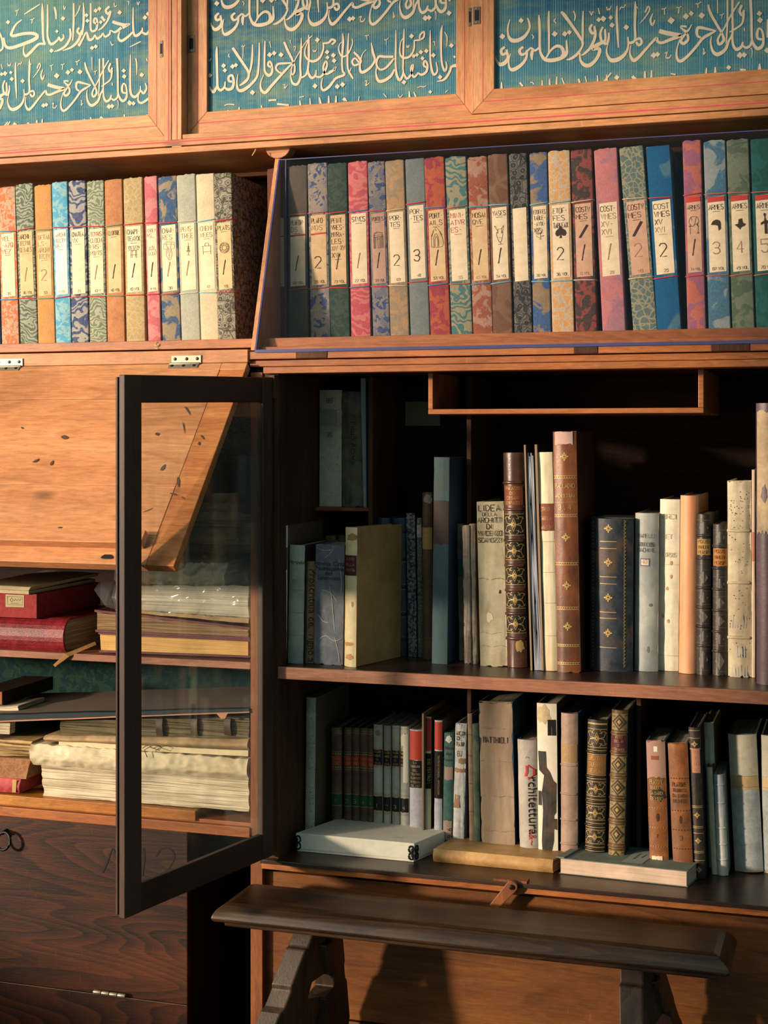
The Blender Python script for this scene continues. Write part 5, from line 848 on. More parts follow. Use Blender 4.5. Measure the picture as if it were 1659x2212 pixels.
def bent(s):
    for a, b_ in ((.005, .115), (.15, .275), (.31, .435), (.47, .60), (.80, .955)): s.arabesque(a+.012, b_-.012)
    for k in (.13, .29, .45, .617, .782):
        for dk in (-.013, .013): s.line(k+dk, 3, .0012)
    s.line(.975, 3, .003)
book((1269, 1311, 1556, 1261, 1305, 1824), zb0, 'black and gold scrollwork spine with raised bands and a tan title, leaning', SB, mat('black leather', '15120d', '2c251a', None, 24, .4, .5), BRDD, d=.16, b=.007, y=.118, bands=(.13, .29, .45, .617, .782), br=.003, extra=bent, titles=((.635, .765, flat('tan title leather', '7a5430', .5), ['BENTIV', 'GUERRA', 'DE FLAN'], GILT, .0085, (-.46, .46)),))
def losz(s):
    for a, b_ in ((.01, .13), (.165, .29), (.325, .435), (.465, .575), (.605, .72), (.87, .985)): s.lozenge(a, b_, 5)
    for k in (.148, .307, .45, .59, .735, .855): s.line(k-.008, 3, .0008); s.line(k+.008, 3, .0008)
book((1321, 1356, 1535, 1311, 1348, 1828), zb0, 'dull gold spine tooled with a column of diamonds, beside the black and gold one', SB, mat('gilt brown leather', '3c2a1a', '5f4428', None, 24, .4, .5), BRDD, d=.17, b=.007, y=.114, bands=(.148, .307, .45, .59, .735, .855), br=.0024, extra=losz, mats=(flat('dark lozenge', '3f3226', .6), mat('dull gilt ground', '6a5a34', '94804e', None, 60, .5, .4)), titles=((.745, .845, L_MAROON, ['ISTO', 'DEL R', 'D', 'FERNANDO'], GILT, .0055, (-.46, .46)),))
def plat(n):
    def f(s):
        for k in (.74, .50, .355, .215): 
            for i in range(7): s.m.poly2([(s.w*(-.42+.14*i), s.h*k-.0012), (s.w*(-.36+.14*i), s.h*k+.0008), (s.w*(-.42+.14*i), s.h*k+.0014)], lambda u, v: s.f(u, v, .0008), 4 if n else 3)
        for i, tx in enumerate(('PLATONE', 'TRADOTTO', 'DA DARDI', 'BEMBO')): s.text(tx, .68-.04*i, .006 if i else .0075, 4 if n else 3, .12, .7)
        s.blob(0, .43, .07, .032, 4, 5); s.text('3' if n else '1', .28, .008, 4, .12, .3)
        if not n: s.patch(.72, .995, 5, FULL, .0006, .004); s.patch(.86, .89, 6, (-.25, .15), .0009); s.patch(.92, .96, 7, (-.1, .1), .0009); s.blob(.1, .6, .35, .05, 8, 3, .0006)
    return f
TANL = lambda: mat('worn tan leather', '70401f', '98602f', '5c3a22', 18, .5, .4, .3)
book((1393, 1438, 1601, 1405, 1443, 1836), zb0, 'worn tan leather book with bare pinkish spine head and paper number label', SB, TANL(), BLU, d=.15, b=.005, y=.108, ragged=.001, extra=plat(0), mats=(flat('bare pink lining', '98786a', .8), flat('brown slip', '7d4a30', .7), WHITEP, flat('dark scuff', '33261c', .7)), titles=((.075, .145, flat('number slip', 'd0c2a6', .8), ['434'], INK, .0075, (-.36, .2)),))
book((1440, 1486, 1607, 1456, 1496, 1838), zb0, 'worn tan leather book with inked lines, leaning on the dark gilt one', SB, TANL(), BLU, d=.15, b=.005, y=.106, ragged=.002, extra=plat(1))
book((1485, 1513, 1572, 1500, 1522, 1840), zb0, 'slim black book with gilt flowers and a torn pink title label', SB, mat('slim black leather', '1a1612', '33291f', None, 30, .45, .4), BRDD, d=.16, b=.004, y=.112, extra=lambda s: ([s.line(k, 3, .0010) for k in (.98, .93, .86, .855, .48, .47, .345, .335, .30, .18, .17, .12)], [s.flower(k, .006) for k in (.89, .42, .25, .06)]), titles=((.70, .86, flat('pink torn label', 'a3705a', .7), ['IDEA', 'DE', 'FELI', 'IV'], GILT, .0055, (-.3, .42)),))
book((1519, 1542, 1561, 1530, 1549, 1845), zb0, 'tall creased white vellum book behind two small pale ones', SB, mat('creased white vellum', 'a9a894', 'cbc9b6', None, 10, .5, .3, .2), flat('yellow board', '8a7a4a', .8), d=.16, b=.003, y=.185, rough=.0012)
book((1525, 1540, 1658, 1539, 1549, 1890), zb0, 'thin pale small book, leaning at the shelf front beside the banded grey one', SB, mat('thin cream', 'b0a68c', 'c6bda4', None, 18), BRD, d=.13, b=.002)
book((1541, 1563, 1674, 1550, 1573, 1893), zb0, 'small grey-white book with raised bands at the shelf front', SB, mat('grey white vellum', 'a4a49c', 'c2c2ba', '8c98a0', 12, .5, .3), VG(), d=.13, b=.005, bands=(.16, .31, .47, .72, .9), br=.0018)
for px, lb in (((1570, 1635, 1588, 1588, 1647, 1886), 'large grey speckled book with buff paper head, leaning towards the small pale ones'), ((1641, 1706, 1591, 1651, 1706, 1890), 'large grey and buff book, a mere strip in view beside the speckled one')):
    book(px, zb0, lb, SB, mat('grey speckle cloth', '868c8a', 'a0a6a4', None, 40, .7, .15, .2), flat('grey board', '59605e', .8), d=.17, b=.009, mats=(mat('buff paper', 'a08a62', 'b5a078', None, 12), mat('buff grey', '9a9888', 'b2ae9a', None, 12)), extra=lambda s: (s.patch(.60, .86, 5, FULL, .0005, .001), s.patch(.70, .998, 6, FULL, .0007, .001), s.patch(.0, .012, 5, FULL, .0007), [s.line(k, 4, .0004) for k in (.70, .62)]))
# ------------------------------------------------------------------ lying stacks of the open bay, box, bench, chest
def slab(m, TL, TR, BR, BL, y, d, mt=0, n=26, nv=4, amp=0.0, jag=0.0, tmt=None, rise=0.0, round_=0.0, xs=0.0, seed=1, crump=0.0):
    """a lying block: its long face follows four pixel corners at depth y, and it runs back by d"""
    r = random.Random(seed); a, b, c, e = P(*TL, y), P(*TR, y), P(*BR, y), P(*BL, y)
    wv = [amp*math.sin(i*.55+seed)+amp*.6*math.sin(i*1.3+2*seed) for i in range(n+1)]
    def fr(u, v):
        i = int(round(u*n)); t = a.lerp(b, u); q = e.lerp(c, u); p = q.lerp(t, v)
        cr_ = 0
        if crump: q_ = Vector((p.x*24, p.z*34, seed)); cr_ = crump*(abs(mnoise.noise(q_))+.6*abs(mnoise.noise(q_*2.3)))
        return (p.x+(jag*r.uniform(-1, 1) if i in (0, n) else 0), y-round_*math.sin(math.pi*v)+cr_+(jag*r.uniform(-.6, .6) if not crump else 0), p.z+wv[i]*(.3+.7*v)-cr_*.4*v)
    k = n+1; F_ = [[fr(i/n, j/nv) for i in range(k)] for j in range(nv+1)]
    B_ = [[(F_[j][i][0]+xs, y+d, F_[j][i][2]+rise) for i in range(k)] for j in (0, nv)]
    vs = [p for row in F_ for p in row]+[p for row in B_ for p in row]; o = (nv+1)*k
    m.add(vs, [(j*k+i, j*k+i+1, (j+1)*k+i+1, (j+1)*k+i) for j in range(nv) for i in range(n)], mt, True)
    top = [(nv*k+i, nv*k+i+1, o+k+i+1, o+k+i) for i in range(n)]; bot = [(i, o+i, o+i+1, i+1) for i in range(n)]; back = [(o+i, o+k+i, o+k+i+1, o+i+1) for i in range(n)]
    ends = [tuple([j*k for j in range(nv+1)]+[o+k, o]), tuple([j*k+n for j in range(nv+1)][::-1]+[o+n, o+k+n])]
    m.add(vs, top, mt if tmt is None else tmt, True); m.add(vs, bot+back+ends, mt)
def lying(name, label, cat, grp, parts, at):
    p = P(at[0], at[1], .1); loc = (p.x, .12, p.z); o = thing(name, label, cat, loc, group=grp)
    for nm, mt, fn in parts:
        m = MB(); fn(m); m.build(nm, mt, o, loc)
    return o
GA, GB, GD = 'stacked volumes on the folio shelf', 'stacked folios above the chest', 'papers inside the desk compartment'
PGC = pages('cream deckle pages', '8d8068', 'd3c7ab', 480, 'z'); PGY = pages('yellow page edges', 'b88f52', 'd4ae70', 700, 'z'); PGB = pages('brown page edges', '5c4632', '9a7f60', 520, 'z'); PGK = pages('dark page edges', '2c2a20', '6b6248', 420, 'z')
MAR = mat('maroon cover leather', '4a2024', '6b3034', None, 30, .5, .3); REDL = mat('red grained leather', '6b1a22', '962a30', '5c141c', 60, .36, .5, .6); REDC = mat('red cloth', '842a2c', 'a03c3a', None, 40, .7, .15); CRM = mat('cream folder', 'b9aa84', 'd3c59f', None, 7, .7, .2, .1)
WRAP = mat('cream wrapping', 'b9ac8c', 'd9ceb0', 'a3946e', 8, .65, .2, .3); FILM = glassy('clear film', (.93, .95, .95, 1), 1.25, .12, .10); GREYB = mat('black folder paper', '22272a', '343a3c', None, 20, .6, .2); TANF = mat('tan wrapper', '97815f', 'b89f7a', '7d6848', 16, .8, .15, .4)
def covers(col_, tl, tr, br, bl, y, d, th, **k):
    return [('cover', col_, lambda m: (slab(m, tl, tr, (tr[0], tr[1]+th), (tl[0], tl[1]+th), y-.004, d, **k), slab(m, (bl[0], bl[1]-th), (br[0], br[1]-th), br, bl, y-.004, d, **k)))]
lying('book', 'big lying book with golden yellow page edge, lowest of the pile behind the glass', 'book', GA, [('page_block', PGY, lambda m: slab(m, (216, 1370), (536, 1386), (536, 1417), (218, 1405), .014, .24, amp=.0004, xs=.0))]+covers(MAR, (212, 1366), (540, 1382), (540, 1421), (214, 1409), .012, .25, 4), (300, 1410))
lying('book', 'lying book with uneven brown page edge, on top of the golden edged one', 'book', GA, [('page_block', PGB, lambda m: slab(m, (209, 1322), (536, 1359), (536, 1378), (211, 1361), .014, .24, amp=.0012, jag=.0012, seed=4))]+covers(MAR, (204, 1317), (539, 1355), (539, 1382), (206, 1365), .012, .25, 5), (300, 1370))
lying('folder', 'thin ragged buff folder between the brown edged book and the bagged pages', 'folder', GA, [('sheets', TANF, lambda m: slab(m, (250, 1313), (537, 1336), (537, 1347), (250, 1320), .016, .2, amp=.0012, jag=.0015, seed=6))], (300, 1330))
lying('page_bundle', 'bundle of white pages sealed in clear plastic with a loose corner', 'bundle', GA, [('pages', pages('white page bundle', 'b5aa90', 'e2d8be', 420, 'z'), lambda m: slab(m, (252, 1264), (538, 1266), (538, 1334), (252, 1314), .018, .22, amp=.0010, jag=.0006, round_=.006, seed=8)),
   ('plastic_bag', FILM, lambda m: (slab(m, (246, 1262), (540, 1264), (540, 1336), (246, 1316), .008, .23, n=110, nv=22, amp=.0010, round_=.010, seed=9, crump=.008), m.add([P(248, 1254, .01), P(214, 1258, .004), P(203, 1274, .0), P(228, 1310, .004), P(248, 1316, .01), P(236, 1280, -.006)], [(0, 1, 5), (1, 2, 5), (2, 3, 5), (3, 4, 5), (4, 0, 5)])))], (380, 1325))
lying('wrapped_parcel', 'cream crumpled cloth parcel lying on the bagged white pages', 'parcel', GA, [('wrapping', mat('crumpled cream film', 'cabf9f', 'e4dabc', None, 9, .35, .4, .3), lambda m: slab(m, (250, 1212), (492, 1216), (486, 1268), (250, 1260), .022, .18, n=110, amp=.0012, nv=22, round_=.014, seed=12, crump=.014)),
   ('film_end', FILM, lambda m: slab(m, (462, 1214), (541, 1220), (541, 1264), (466, 1268), .020, .18, n=40, amp=.0015, nv=20, round_=.014, seed=13, crump=.016))], (380, 1262))
# red album with rounded spine, lying
p0 = P(140, 1380, .012); yA = .004; zA0, zA1 = PZ(70, 1415, yA), PZ(70, 1336, yA); loc = (p0.x-.1, .1, zls)
o = thing('album', 'thick red grained leather album lying with its round spine outward', 'album', loc, group=GA); m = MB(); xr = P(136, 1380, yA).x; hh = (zA1-zA0)
def arc(k): a = -math.pi/2+math.pi*k; return yA+.032-.032*math.cos(a), (zA0+zA1)/2+hh/2*math.sin(a)
sec = [arc(k/14) for k in range(15)]; inn = [(yy+.006 if 0 < i < 14 else yy, z_*(1)+(.004 if i == 0 else -.004 if i == 14 else 0)) for i, (yy, z_) in enumerate(sec)]
outl = sec+[(yA+.25, zA1)]+[(yA+.25, zA1-.004)]+inn[::-1]+[(yA+.25, zA0+.004), (yA+.25, zA0)]
m.prism([(-1.0, yy, z_) for yy, z_ in outl], (xr+1.0, 0, 0)); m.build('cover', REDL, o, loc)
m = MB(); m.prism([(-1.0, yy+.001, z_) for yy, z_ in inn]+[(-1.0, yA+.245, zA1-.0045), (-1.0, yA+.245, zA0+.0045)], (xr+1.0-.004, 0, 0)); m.build('page_block', pages('album page ends', '6f6558', 'a79a84', 700, 'z'), o, loc)
lying('leather_scrap', 'torn tan leather flap curling over the shelf edge below the red album', 'scrap', None, [('flap', mat('torn tan leather', '7d5c38', 'a07c4e', None, 20, .7, .15), lambda m: (m.add([P(115, 1436, -.012), P(128, 1424, -.008), P(140, 1412, -.004), P(205, 1386, .03), P(208, 1392, .03), P(150, 1418, -.006), P(122, 1438, -.014), P(118, 1440, -.013)], [(0, 1, 6, 7), (1, 2, 5, 6), (2, 3, 4, 5)]), m.add([q+Vector((0, .0015, -.0012)) for q in (P(115, 1436, -.012), P(128, 1424, -.008), P(140, 1412, -.004), P(205, 1386, .03), P(208, 1392, .03), P(150, 1418, -.006), P(122, 1438, -.014), P(118, 1440, -.013))], [(7, 6, 1, 0), (6, 5, 2, 1), (5, 4, 3, 2)])))], (160, 1415))
o = lying('box_file', 'red cloth box with a torn paper label, lying on the red album', 'box', GA, [('box', [REDC, flat('dark red side', '3f1418', .7)], lambda m: slab(m, (-60, 1275), (79, 1284), (79, 1336), (-60, 1330), .010, .26, n=8)),
   ('paper_label', [flat('label stamp paper', 'b5a884', .8), INK], lambda m: (m.add([P(12, 1284, .0092), P(52, 1286, .0092), P(52, 1312, .0092), P(12, 1311, .0092)], [(0, 1, 2, 3)]), [m.ribbon(pts, [.7]*len(pts), lambda u, v: P(u, v, .0086), 1) for pts in ([(16, 1288), (48, 1290), (48, 1307), (16, 1306), (16, 1288)], [(22, 1296), (25, 1291), (28, 1296), (25, 1301), (22, 1296)], [(30, 1298), (33, 1293), (36, 1298), (39, 1293), (42, 1298), (45, 1293)], [(22, 1304), (30, 1303), (40, 1304)])])),
   ('ribbon', flat('white ribbon', 'b5ae98', .8), lambda m: m.tube([P(156, 1266, .24), P(166, 1268, .232), P(167, 1290, .23), P(160, 1312, .225), P(155, 1320, .22)], .0014, 6))], (40, 1334))
lying('folder', 'cream card folder lying open-edged on the red box', 'folder', GA, [('card', CRM, lambda m: (slab(m, (-60, 1270), (62, 1277), (62, 1284), (-60, 1278), .004, .27, n=12, amp=.0003, seed=3), slab(m, (-60, 1262), (66, 1268), (62, 1276), (-60, 1269), .005, .28, n=12, amp=.0002, jag=.0004, rise=.004, seed=5)))], (40, 1280))
# above the chest
lying('page_stack', 'thick stack of deckle-edged cream sheets, undermost behind the door', 'paper stack', GB, [('sheets', PGC, lambda m: slab(m, (88, 1650), (538, 1674), (538, 1753), (94, 1719), .016, .30, n=40, amp=.0016, jag=.0022, nv=9, seed=21))], (300, 1725))
lying('folio_wrapper', 'cream paper wrapper folded around a bundle, on the stack of deckle-edged sheets', 'wrapper', GB, [('wrapper', WRAP, lambda m: slab(m, (66, 1606), (534, 1640), (537, 1684), (70, 1652), .002, .30, n=110, amp=.0010, nv=16, round_=.010, seed=23, crump=.006)), ('folded_seam', WRAP, lambda m: slab(m, (80, 1628), (300, 1640), (300, 1644), (84, 1634), -.006, .004, n=14, amp=.0006, seed=2))], (300, 1660))
lying('folder', 'pale cream folder tied with string, just above the cream wrapper', 'folder', GB, [('card', CRM, lambda m: slab(m, (127, 1601), (536, 1622), (536, 1634), (127, 1612), .008, .28, n=24, amp=.0004, seed=26)), ('string_bow', flat('string', '6e5a40', .8), lambda m: (m.tube([P(308, 1616, -.006), P(316, 1611, -.008), P(326, 1612, -.008), P(312, 1620, -.008), P(318, 1636, -.009)], .0009, 6), m.tube([P(318, 1616, -.007), P(334, 1609, -.008), P(350, 1614, -.008), P(344, 1621, -.008), P(325, 1614, -.007)], .0009, 6)))], (300, 1618))
lying('folio_wrapper', 'tan rolled paper cover with round outer edge, above the tied cream folder', 'wrapper', GB, [('cover', TANF, lambda m: slab(m, (98, 1588), (538, 1597), (538, 1619), (100, 1601), .010, .27, n=30, amp=.0007, jag=.0008, nv=7, round_=.009, seed=28))], (300, 1604))
lying('folio', 'old unbound folio with dark frayed page edges and leather straps', 'folio', GB, [('page_block', PGK, lambda m: slab(m, (130, 1555), (538, 1551), (538, 1594), (130, 1587), .020, .26, n=30, amp=.0006, jag=.0014, nv=8, seed=31)),
   ('straps', mat('dark straps', '2a2118', '4a3c2a', None, 30), lambda m: [slab(m, (x, 1553), (x+14, 1553), (x+16, 1590), (x+1, 1588), .014, .02, n=4, round_=.004, seed=x) for x in (337, 412, 484)])], (300, 1588))
lying('portfolio', 'large black folder board with torn pinkish edge, sloping over the folio pile', 'portfolio', GB, [('board', [flat('folder board top', '6a5f56', .75), GREYB], lambda m: slab(m, (-60, 1548), (538, 1532), (538, 1539), (-60, 1561), -.004, .26, n=30, amp=.0004, jag=.0006, tmt=0, mt=1, rise=.004, seed=33)), ('torn_edge', flat('torn pink edge', 'a5785c', .8), lambda m: (slab(m, (-60, 1559), (538, 1537), (538, 1539.5), (-60, 1562), -.0055, .006, n=40, amp=.0003, jag=.0009, seed=34), m.add([P(467, 1541, -.006), P(492, 1541, -.006), P(486, 1552, -.008), P(478, 1553, -.008)], [(0, 1, 2, 3)]))), ('cloth_strip', flat('blue black cloth', '1e2a30', .7), lambda m: slab(m, (-60, 1546), (538, 1530.5), (538, 1536), (-60, 1558), -.0048, .02, n=30, amp=.0004, seed=33))], (250, 1550))
lying('folio', 'black folio with cream page ends showing beside the frayed folio', 'folio', GB, [('page_block', PGC, lambda m: slab(m, (-60, 1558), (21, 1560), (20, 1586), (-60, 1584), .010, .02, n=6, jag=.001, seed=35)), ('cover', GREYB, lambda m: slab(m, (-60, 1556), (22, 1558), (22, 1588), (-60, 1586), .028, .22, n=6, seed=36))], (10, 1588))
lying('paper_stack', 'pile of mixed thin brown and cream papers beside the cream wrapper', 'paper stack', GB, [('sheets', pages('mixed papers', '3a3022', 'b89a68', 260, 'z'), lambda m: slab(m, (-60, 1590), (68, 1602), (68, 1634), (-60, 1630), .012, .24, n=14, amp=.0014, jag=.0030, nv=8, seed=38))], (10, 1632))
lying('box_file', 'brown patterned paper box lying on the pink book', 'box', GB, [('box', brocade('brown box paper', '8f6444', 'a0785a', 'vine', 28), lambda m: slab(m, (-60, 1632), (66, 1640), (56, 1683), (-60, 1677), .006, .2, n=8, seed=40))], (10, 1680))
lying('book', 'pink and gold bound book lying lowest beside the deckle-edged stack', 'book', GB, [('cover', [mat('pink red cloth', '8f2f34', 'b85250', None, 30, .6, .2), GILT], lambda m: (slab(m, (-60, 1674), (45, 1684), (42, 1714), (-60, 1706), .004, .2, n=8, round_=.004, seed=41), m.add([P(27, 1684, -.001), P(36, 1685, -.001), P(34, 1712, -.001), P(26, 1711, -.001)], [(0, 1, 2, 3)], 1)))], (10, 1712))
lying('book', 'dark brown book lying at the back above the black folder', 'book', GB, [('cover', mat('dark brown cover', '1d1410', '33231a', None, 20), lambda m: slab(m, (-60, 1492), (5, 1494), (5, 1523), (-60, 1523), .06, .2, n=4)), ('spine_edge', flat('orange edge', '8a542c', .6), lambda m: slab(m, (-60, 1493), (4, 1495), (4, 1522), (-60, 1522), .057, .003, n=4))], (0, 1523))
lying('paper_scraps', 'small bundle of cream paper scraps under the dark brown book', 'paper', GB, [('sheets', PGC, lambda m: slab(m, (-60, 1526), (40, 1525), (38, 1540), (-60, 1546), .05, .1, n=10, amp=.0012, jag=.002, seed=45))], (10, 1540))
# papers inside the desk compartment, and patterned boxes above them
DW_ = [((380, 1085), (541, 1089), (541, 1107), (380, 1101), 'dark green crinkled sheet bundle topmost in the desk compartment', mat('dark green sheets', '1c2c2a', '33443e', None, 16, .5, .3), .0012, 'sheet_bundle'),
       ((370, 1101), (541, 1107), (541, 1141), (370, 1136), 'ragged curling paper stack under the dark green sheets', pages('ragged grey pages', '3c3830', '7f7664', 500, 'z'), .0024, 'paper_stack'),
       ((360, 1137), (541, 1142), (541, 1161), (360, 1160), 'flat olive box under the ragged papers in the desk compartment', mat('olive box', '4c4630', '655c40', None, 14), .0002, 'flat_box'),
       ((352, 1160), (541, 1161), (541, 1172), (352, 1173), 'flat ochre box with a dark script label in the desk compartment', mat('ochre box', '6e5630', '8f7242', None, 14), .0002, 'flat_box'),
       ((345, 1173), (541, 1172), (541, 1178.5), (345, 1178.5), 'thin cream folder lowest in the desk compartment', flat('folder cream dull', 'a08f70', .8), .0005, 'folder')]
for i, (a, b_, c_, d_, lb, mt, am, nm) in enumerate(DW_):
    pr = [('body', mt, lambda m: slab(m, a, b_, c_, d_, .115+.002*i, .22, n=18, amp=am, jag=am*.8, nv=6, seed=50+i))]
    if i == 3: pr.append(('script_label', [flat('label ground', '9a8648', .7), BLACK], lambda m: (m.add([P(484, 1162, .1195), P(514, 1162, .1195), P(514, 1171, .1195), P(484, 1171, .1195)], [(0, 1, 2, 3)]), m.ribbon(smooth_path([(486+1.9*k, 1166.5+(2.6 if k % 2 else -2.2)) for k in range(14)], 3), [1.1]*40, lambda u, v: P(u, v, .1188), 1))))
    lying(nm, lb, 'papers' if i < 2 else 'box' if i < 4 else 'folder', GD, pr, (450, a[1]+5))
for i, (y0_, y1_) in enumerate(((871, 897), (898, 932), (934, 970), (971, 1000))):
    lying('patterned_box', ('uppermost', 'second', 'third', 'lowest')[i]+' small dark box with yellow ornament, stacked in the dark gap behind the flap', 'box', GD,
      [('box', brocade('yellow ornament box', '2a2c22', '5f562c', 'scroll', 26), lambda m: slab(m, (470, y0_), (541, y0_+1), (541, y1_+1), (466, y1_), .14, .14, n=4, seed=60+i))], (500, y1_))
# --- things lying on the bottom board
def lid_box(FLt, FRt, BRt, BLt, FLb, zb):
    A_, B_ = G(*FLb, zb), None; zt_ = P(*FLt, A_.y).z; return A_, zt_
A_ = G(639, 1839, zfl); zt_ = PZ(639, 1799, A_.y); c4 = [G(639, 1799, zt_), G(895, 1822, zt_), G(986, 1785, zt_), G(741, 1764, zt_)]
loc = (sum(p.x for p in c4)/4, sum(p.y for p in c4)/4, zfl); o = thing('archive_box', 'white cardboard archive box with black metal corner clasps, lying before the white volumes', 'box', loc)
WHT = flat('white card', 'd8d2c2', .75); cx_, cy_ = loc[0], loc[1]
def ring(k, z): return [Vector((cx_+(p.x-cx_)*k, cy_+(p.y-cy_)*k, z)) for p in c4]
m = MB(); m.hexa(ring(.985, zfl+.0003)+ring(.985, zt_-.006)); m.build('tray', WHT, o, loc, .0008)
m = MB(); m.hexa(ring(1.0, zfl+.005)+ring(1.0, zt_)); m.build('lid', WHT, o, loc, .0012)
for i in (0, 1, 2):
    p, q, r_ = c4[i], c4[(i+1) % 4], c4[i-1]; m = MB(); e1, e2 = (q-p).normalized(), (r_-p).normalized(); ez = Vector((0, 0, 1)); hh = zt_-zfl
    for e_, nn in ((e1, -e2), (e2, -e1)):
        for zz in (.68, .32):
            cpt = p+e_*.0055+nn*.0014; cpt.z = zfl+hh*zz
            m.tube([cpt+(e_*math.cos(a)*.0050+ez*math.sin(a)*.0062) for a in [k*.6283 for k in range(10)]], .0016, 6, 0, True)
        cpt = p+e_*.001+nn*.0010; m.prism([cpt+ez*(zfl-cpt.z+hh*.18), cpt+e_*.004+ez*(zfl-cpt.z+hh*.3), cpt+e_*.004+ez*(zfl-cpt.z+hh*.7), cpt+ez*(zfl-cpt.z+hh*.84)], nn*.0014)
    m.build('corner_clasp', BLACK, o, loc)
m = MB(); Tq = lambda u, v: c4[0].lerp(c4[1], u).lerp(c4[3].lerp(c4[2], u), v)+Vector((0, 0, .0006))
typeset(m, 'Vicenza', 0, 0, .006, lambda x, y: Tq(.80+x*3.2, .18+y*5), 0); m.build('pencil_note', flat('pencil grey', '8a8478', .8), o, loc, recalc=False)
def flat_book(cs, zt_, zb, name, label, top_mt, edge_mt, cover_mt, spine_side, th=.0035, extra=None):
    cs = [Vector((p.x, p.y, 0)) for p in cs]; cc = sum(cs, Vector())/4; loc = (cc.x, cc.y, zb); o = thing(name, label, 'book', loc)
    def rg(k, z): return [Vector((cc.x+(p.x-cc.x)*k, cc.y+(p.y-cc.y)*k, z)) for p in cs]
    m = MB(); m.hexa(rg(1, zt_-th)+rg(1, zt_)); m.hexa(rg(1, zb)+rg(1, zb+th))
    if spine_side is not None:
        a, b_ = cs[spine_side], cs[(spine_side+1) % 4]; n_ = Vector((b_.y-a.y, a.x-b_.x, 0)).normalized(); hh = zt_-zb
        if n_.dot(a-cc) < 0: n_ = -n_
        m.grid(lambda u, v: a.lerp(b_, u)+n_*(.006*math.sin(math.pi*v)+(.0005*math.sin(u*17)))+Vector((0, 0, zb+hh*v)), 16, 8)
    m.build('cover', cover_mt, o, loc, .001); m = MB(); m.hexa(rg(.975, zb+th*.9)+rg(.975, zt_-th*.9)); m.build('page_block', edge_mt, o, loc)
    if extra: extra(o, loc, cs, zt_)
    return o
A2 = G(935, 1859, zfl+.002); z2 = PZ(937, 1833, A2.y)
flat_book([G(937, 1833, z2), G(1195, 1857, z2), G(1246, 1829, z2), G(982, 1806, z2)], z2, zfl+.0004, 'book', 'worn tan vellum book lying flat, between the white box and the grey paperback', None, PGB, mat('worn tan vellum', '9a7344', 'c49d66', '7d5930', 12, .5, .35, .25), 0)
A3 = G(1209, 1884, zfl+.002); z3 = PZ(1209, 1852, A3.y)
def gl(o, loc, cs, zt_):
    T = lambda u, v: cs[0].lerp(cs[1], u).lerp(cs[3].lerp(cs[2], u), v)+Vector((0, 0, zt_+.0006))
    m = MB(); m.add([T(.47, .10), T(.63, .10), T(.63, .80), T(.47, .80)], [(0, 1, 2, 3)]); 
    m.ribbon(smooth_path([(.52+.012*(k % 2), .30+.04*k) for k in range(9)], 3), [.006]*30, lambda u, v: T(u, v)+Vector((0, 0, .0004)), 1); m.ribbon([(.57, .42), (.58, .6)], [.008, .003], lambda u, v: T(u, v)+Vector((0, 0, .0004)), 1)
    m.build('cover_label', [flat('grey cover label', '8d9186', .8), BLACK], o, loc, recalc=False)
    m = MB(); m.hexa([T(-.02, -.02), T(.05, -.02), T(.05, 1.02), T(-.02, 1.02), T(-.015, -.02)+Vector((0, 0, .002)), T(.045, -.02)+Vector((0, 0, .002)), T(.045, 1.02)+Vector((0, 0, .002)), T(-.015, 1.02)+Vector((0, 0, .002))]); m.build('spine_strip', flat('grey green strip', '6d736a', .8), o, loc)
flat_book([G(1207, 1853, z3), G(1486, 1882, z3), G(1533, 1841, z3), G(1262, 1822, z3)], z3, zfl+.0004, 'book', 'thick grey-green paperback with a pasted label, lying flat nearest the small pale books', None, pages('paperback pages', 'b8a08c', 'cdb59f', 500, 'z'), mat('grey green cover', '5f6860', '757d72', None, 18, .7, .2), None, .0014, gl)
m = MB(); a = P(1066, 1889, -.006); m.box((P(1066, 1890, -.011).x, -.0115, zfl+.0002), (P(1138, 1890, -.011).x, .012, zfl+.0045)); o = m.build('wood_sliver', REDZ, None, (a.x, 0, zfl)); tag(o, 'small wooden strip lying under the tan vellum book edge', 'strip')
# --- turn latch on the moulding
c = P(1105, 1916, -.010); loc = tuple(c); o = thing('turn_latch', 'small wooden turn latch hanging crooked from the moulding above the bench', 'latch', loc)
m = MB(); e_ = P(1064, 1962, -.022)-P(1105, 1916, -.022); L_ = e_.length; e_.normalize(); nn = Vector((-e_.z, 0, e_.x)); cc = P(1105, 1916, -.022)
m.prism([cc+nn*.0105*math.sin(a)-e_*.0105*math.cos(a) for a in [-1.57+.314*k for k in range(11)]]+[cc+e_*L_+nn*.0075, cc+e_*(L_+.004), cc+e_*L_-nn*.0075], (0, .010, 0)); m.build('lever', REDZ, o, loc, .0012)
m = MB(); m.tube([cc+Vector((0, -.004, 0)), cc+Vector((0, .008, 0))], .0042, 12); m.build('screw', IRON, o, loc, .0008)
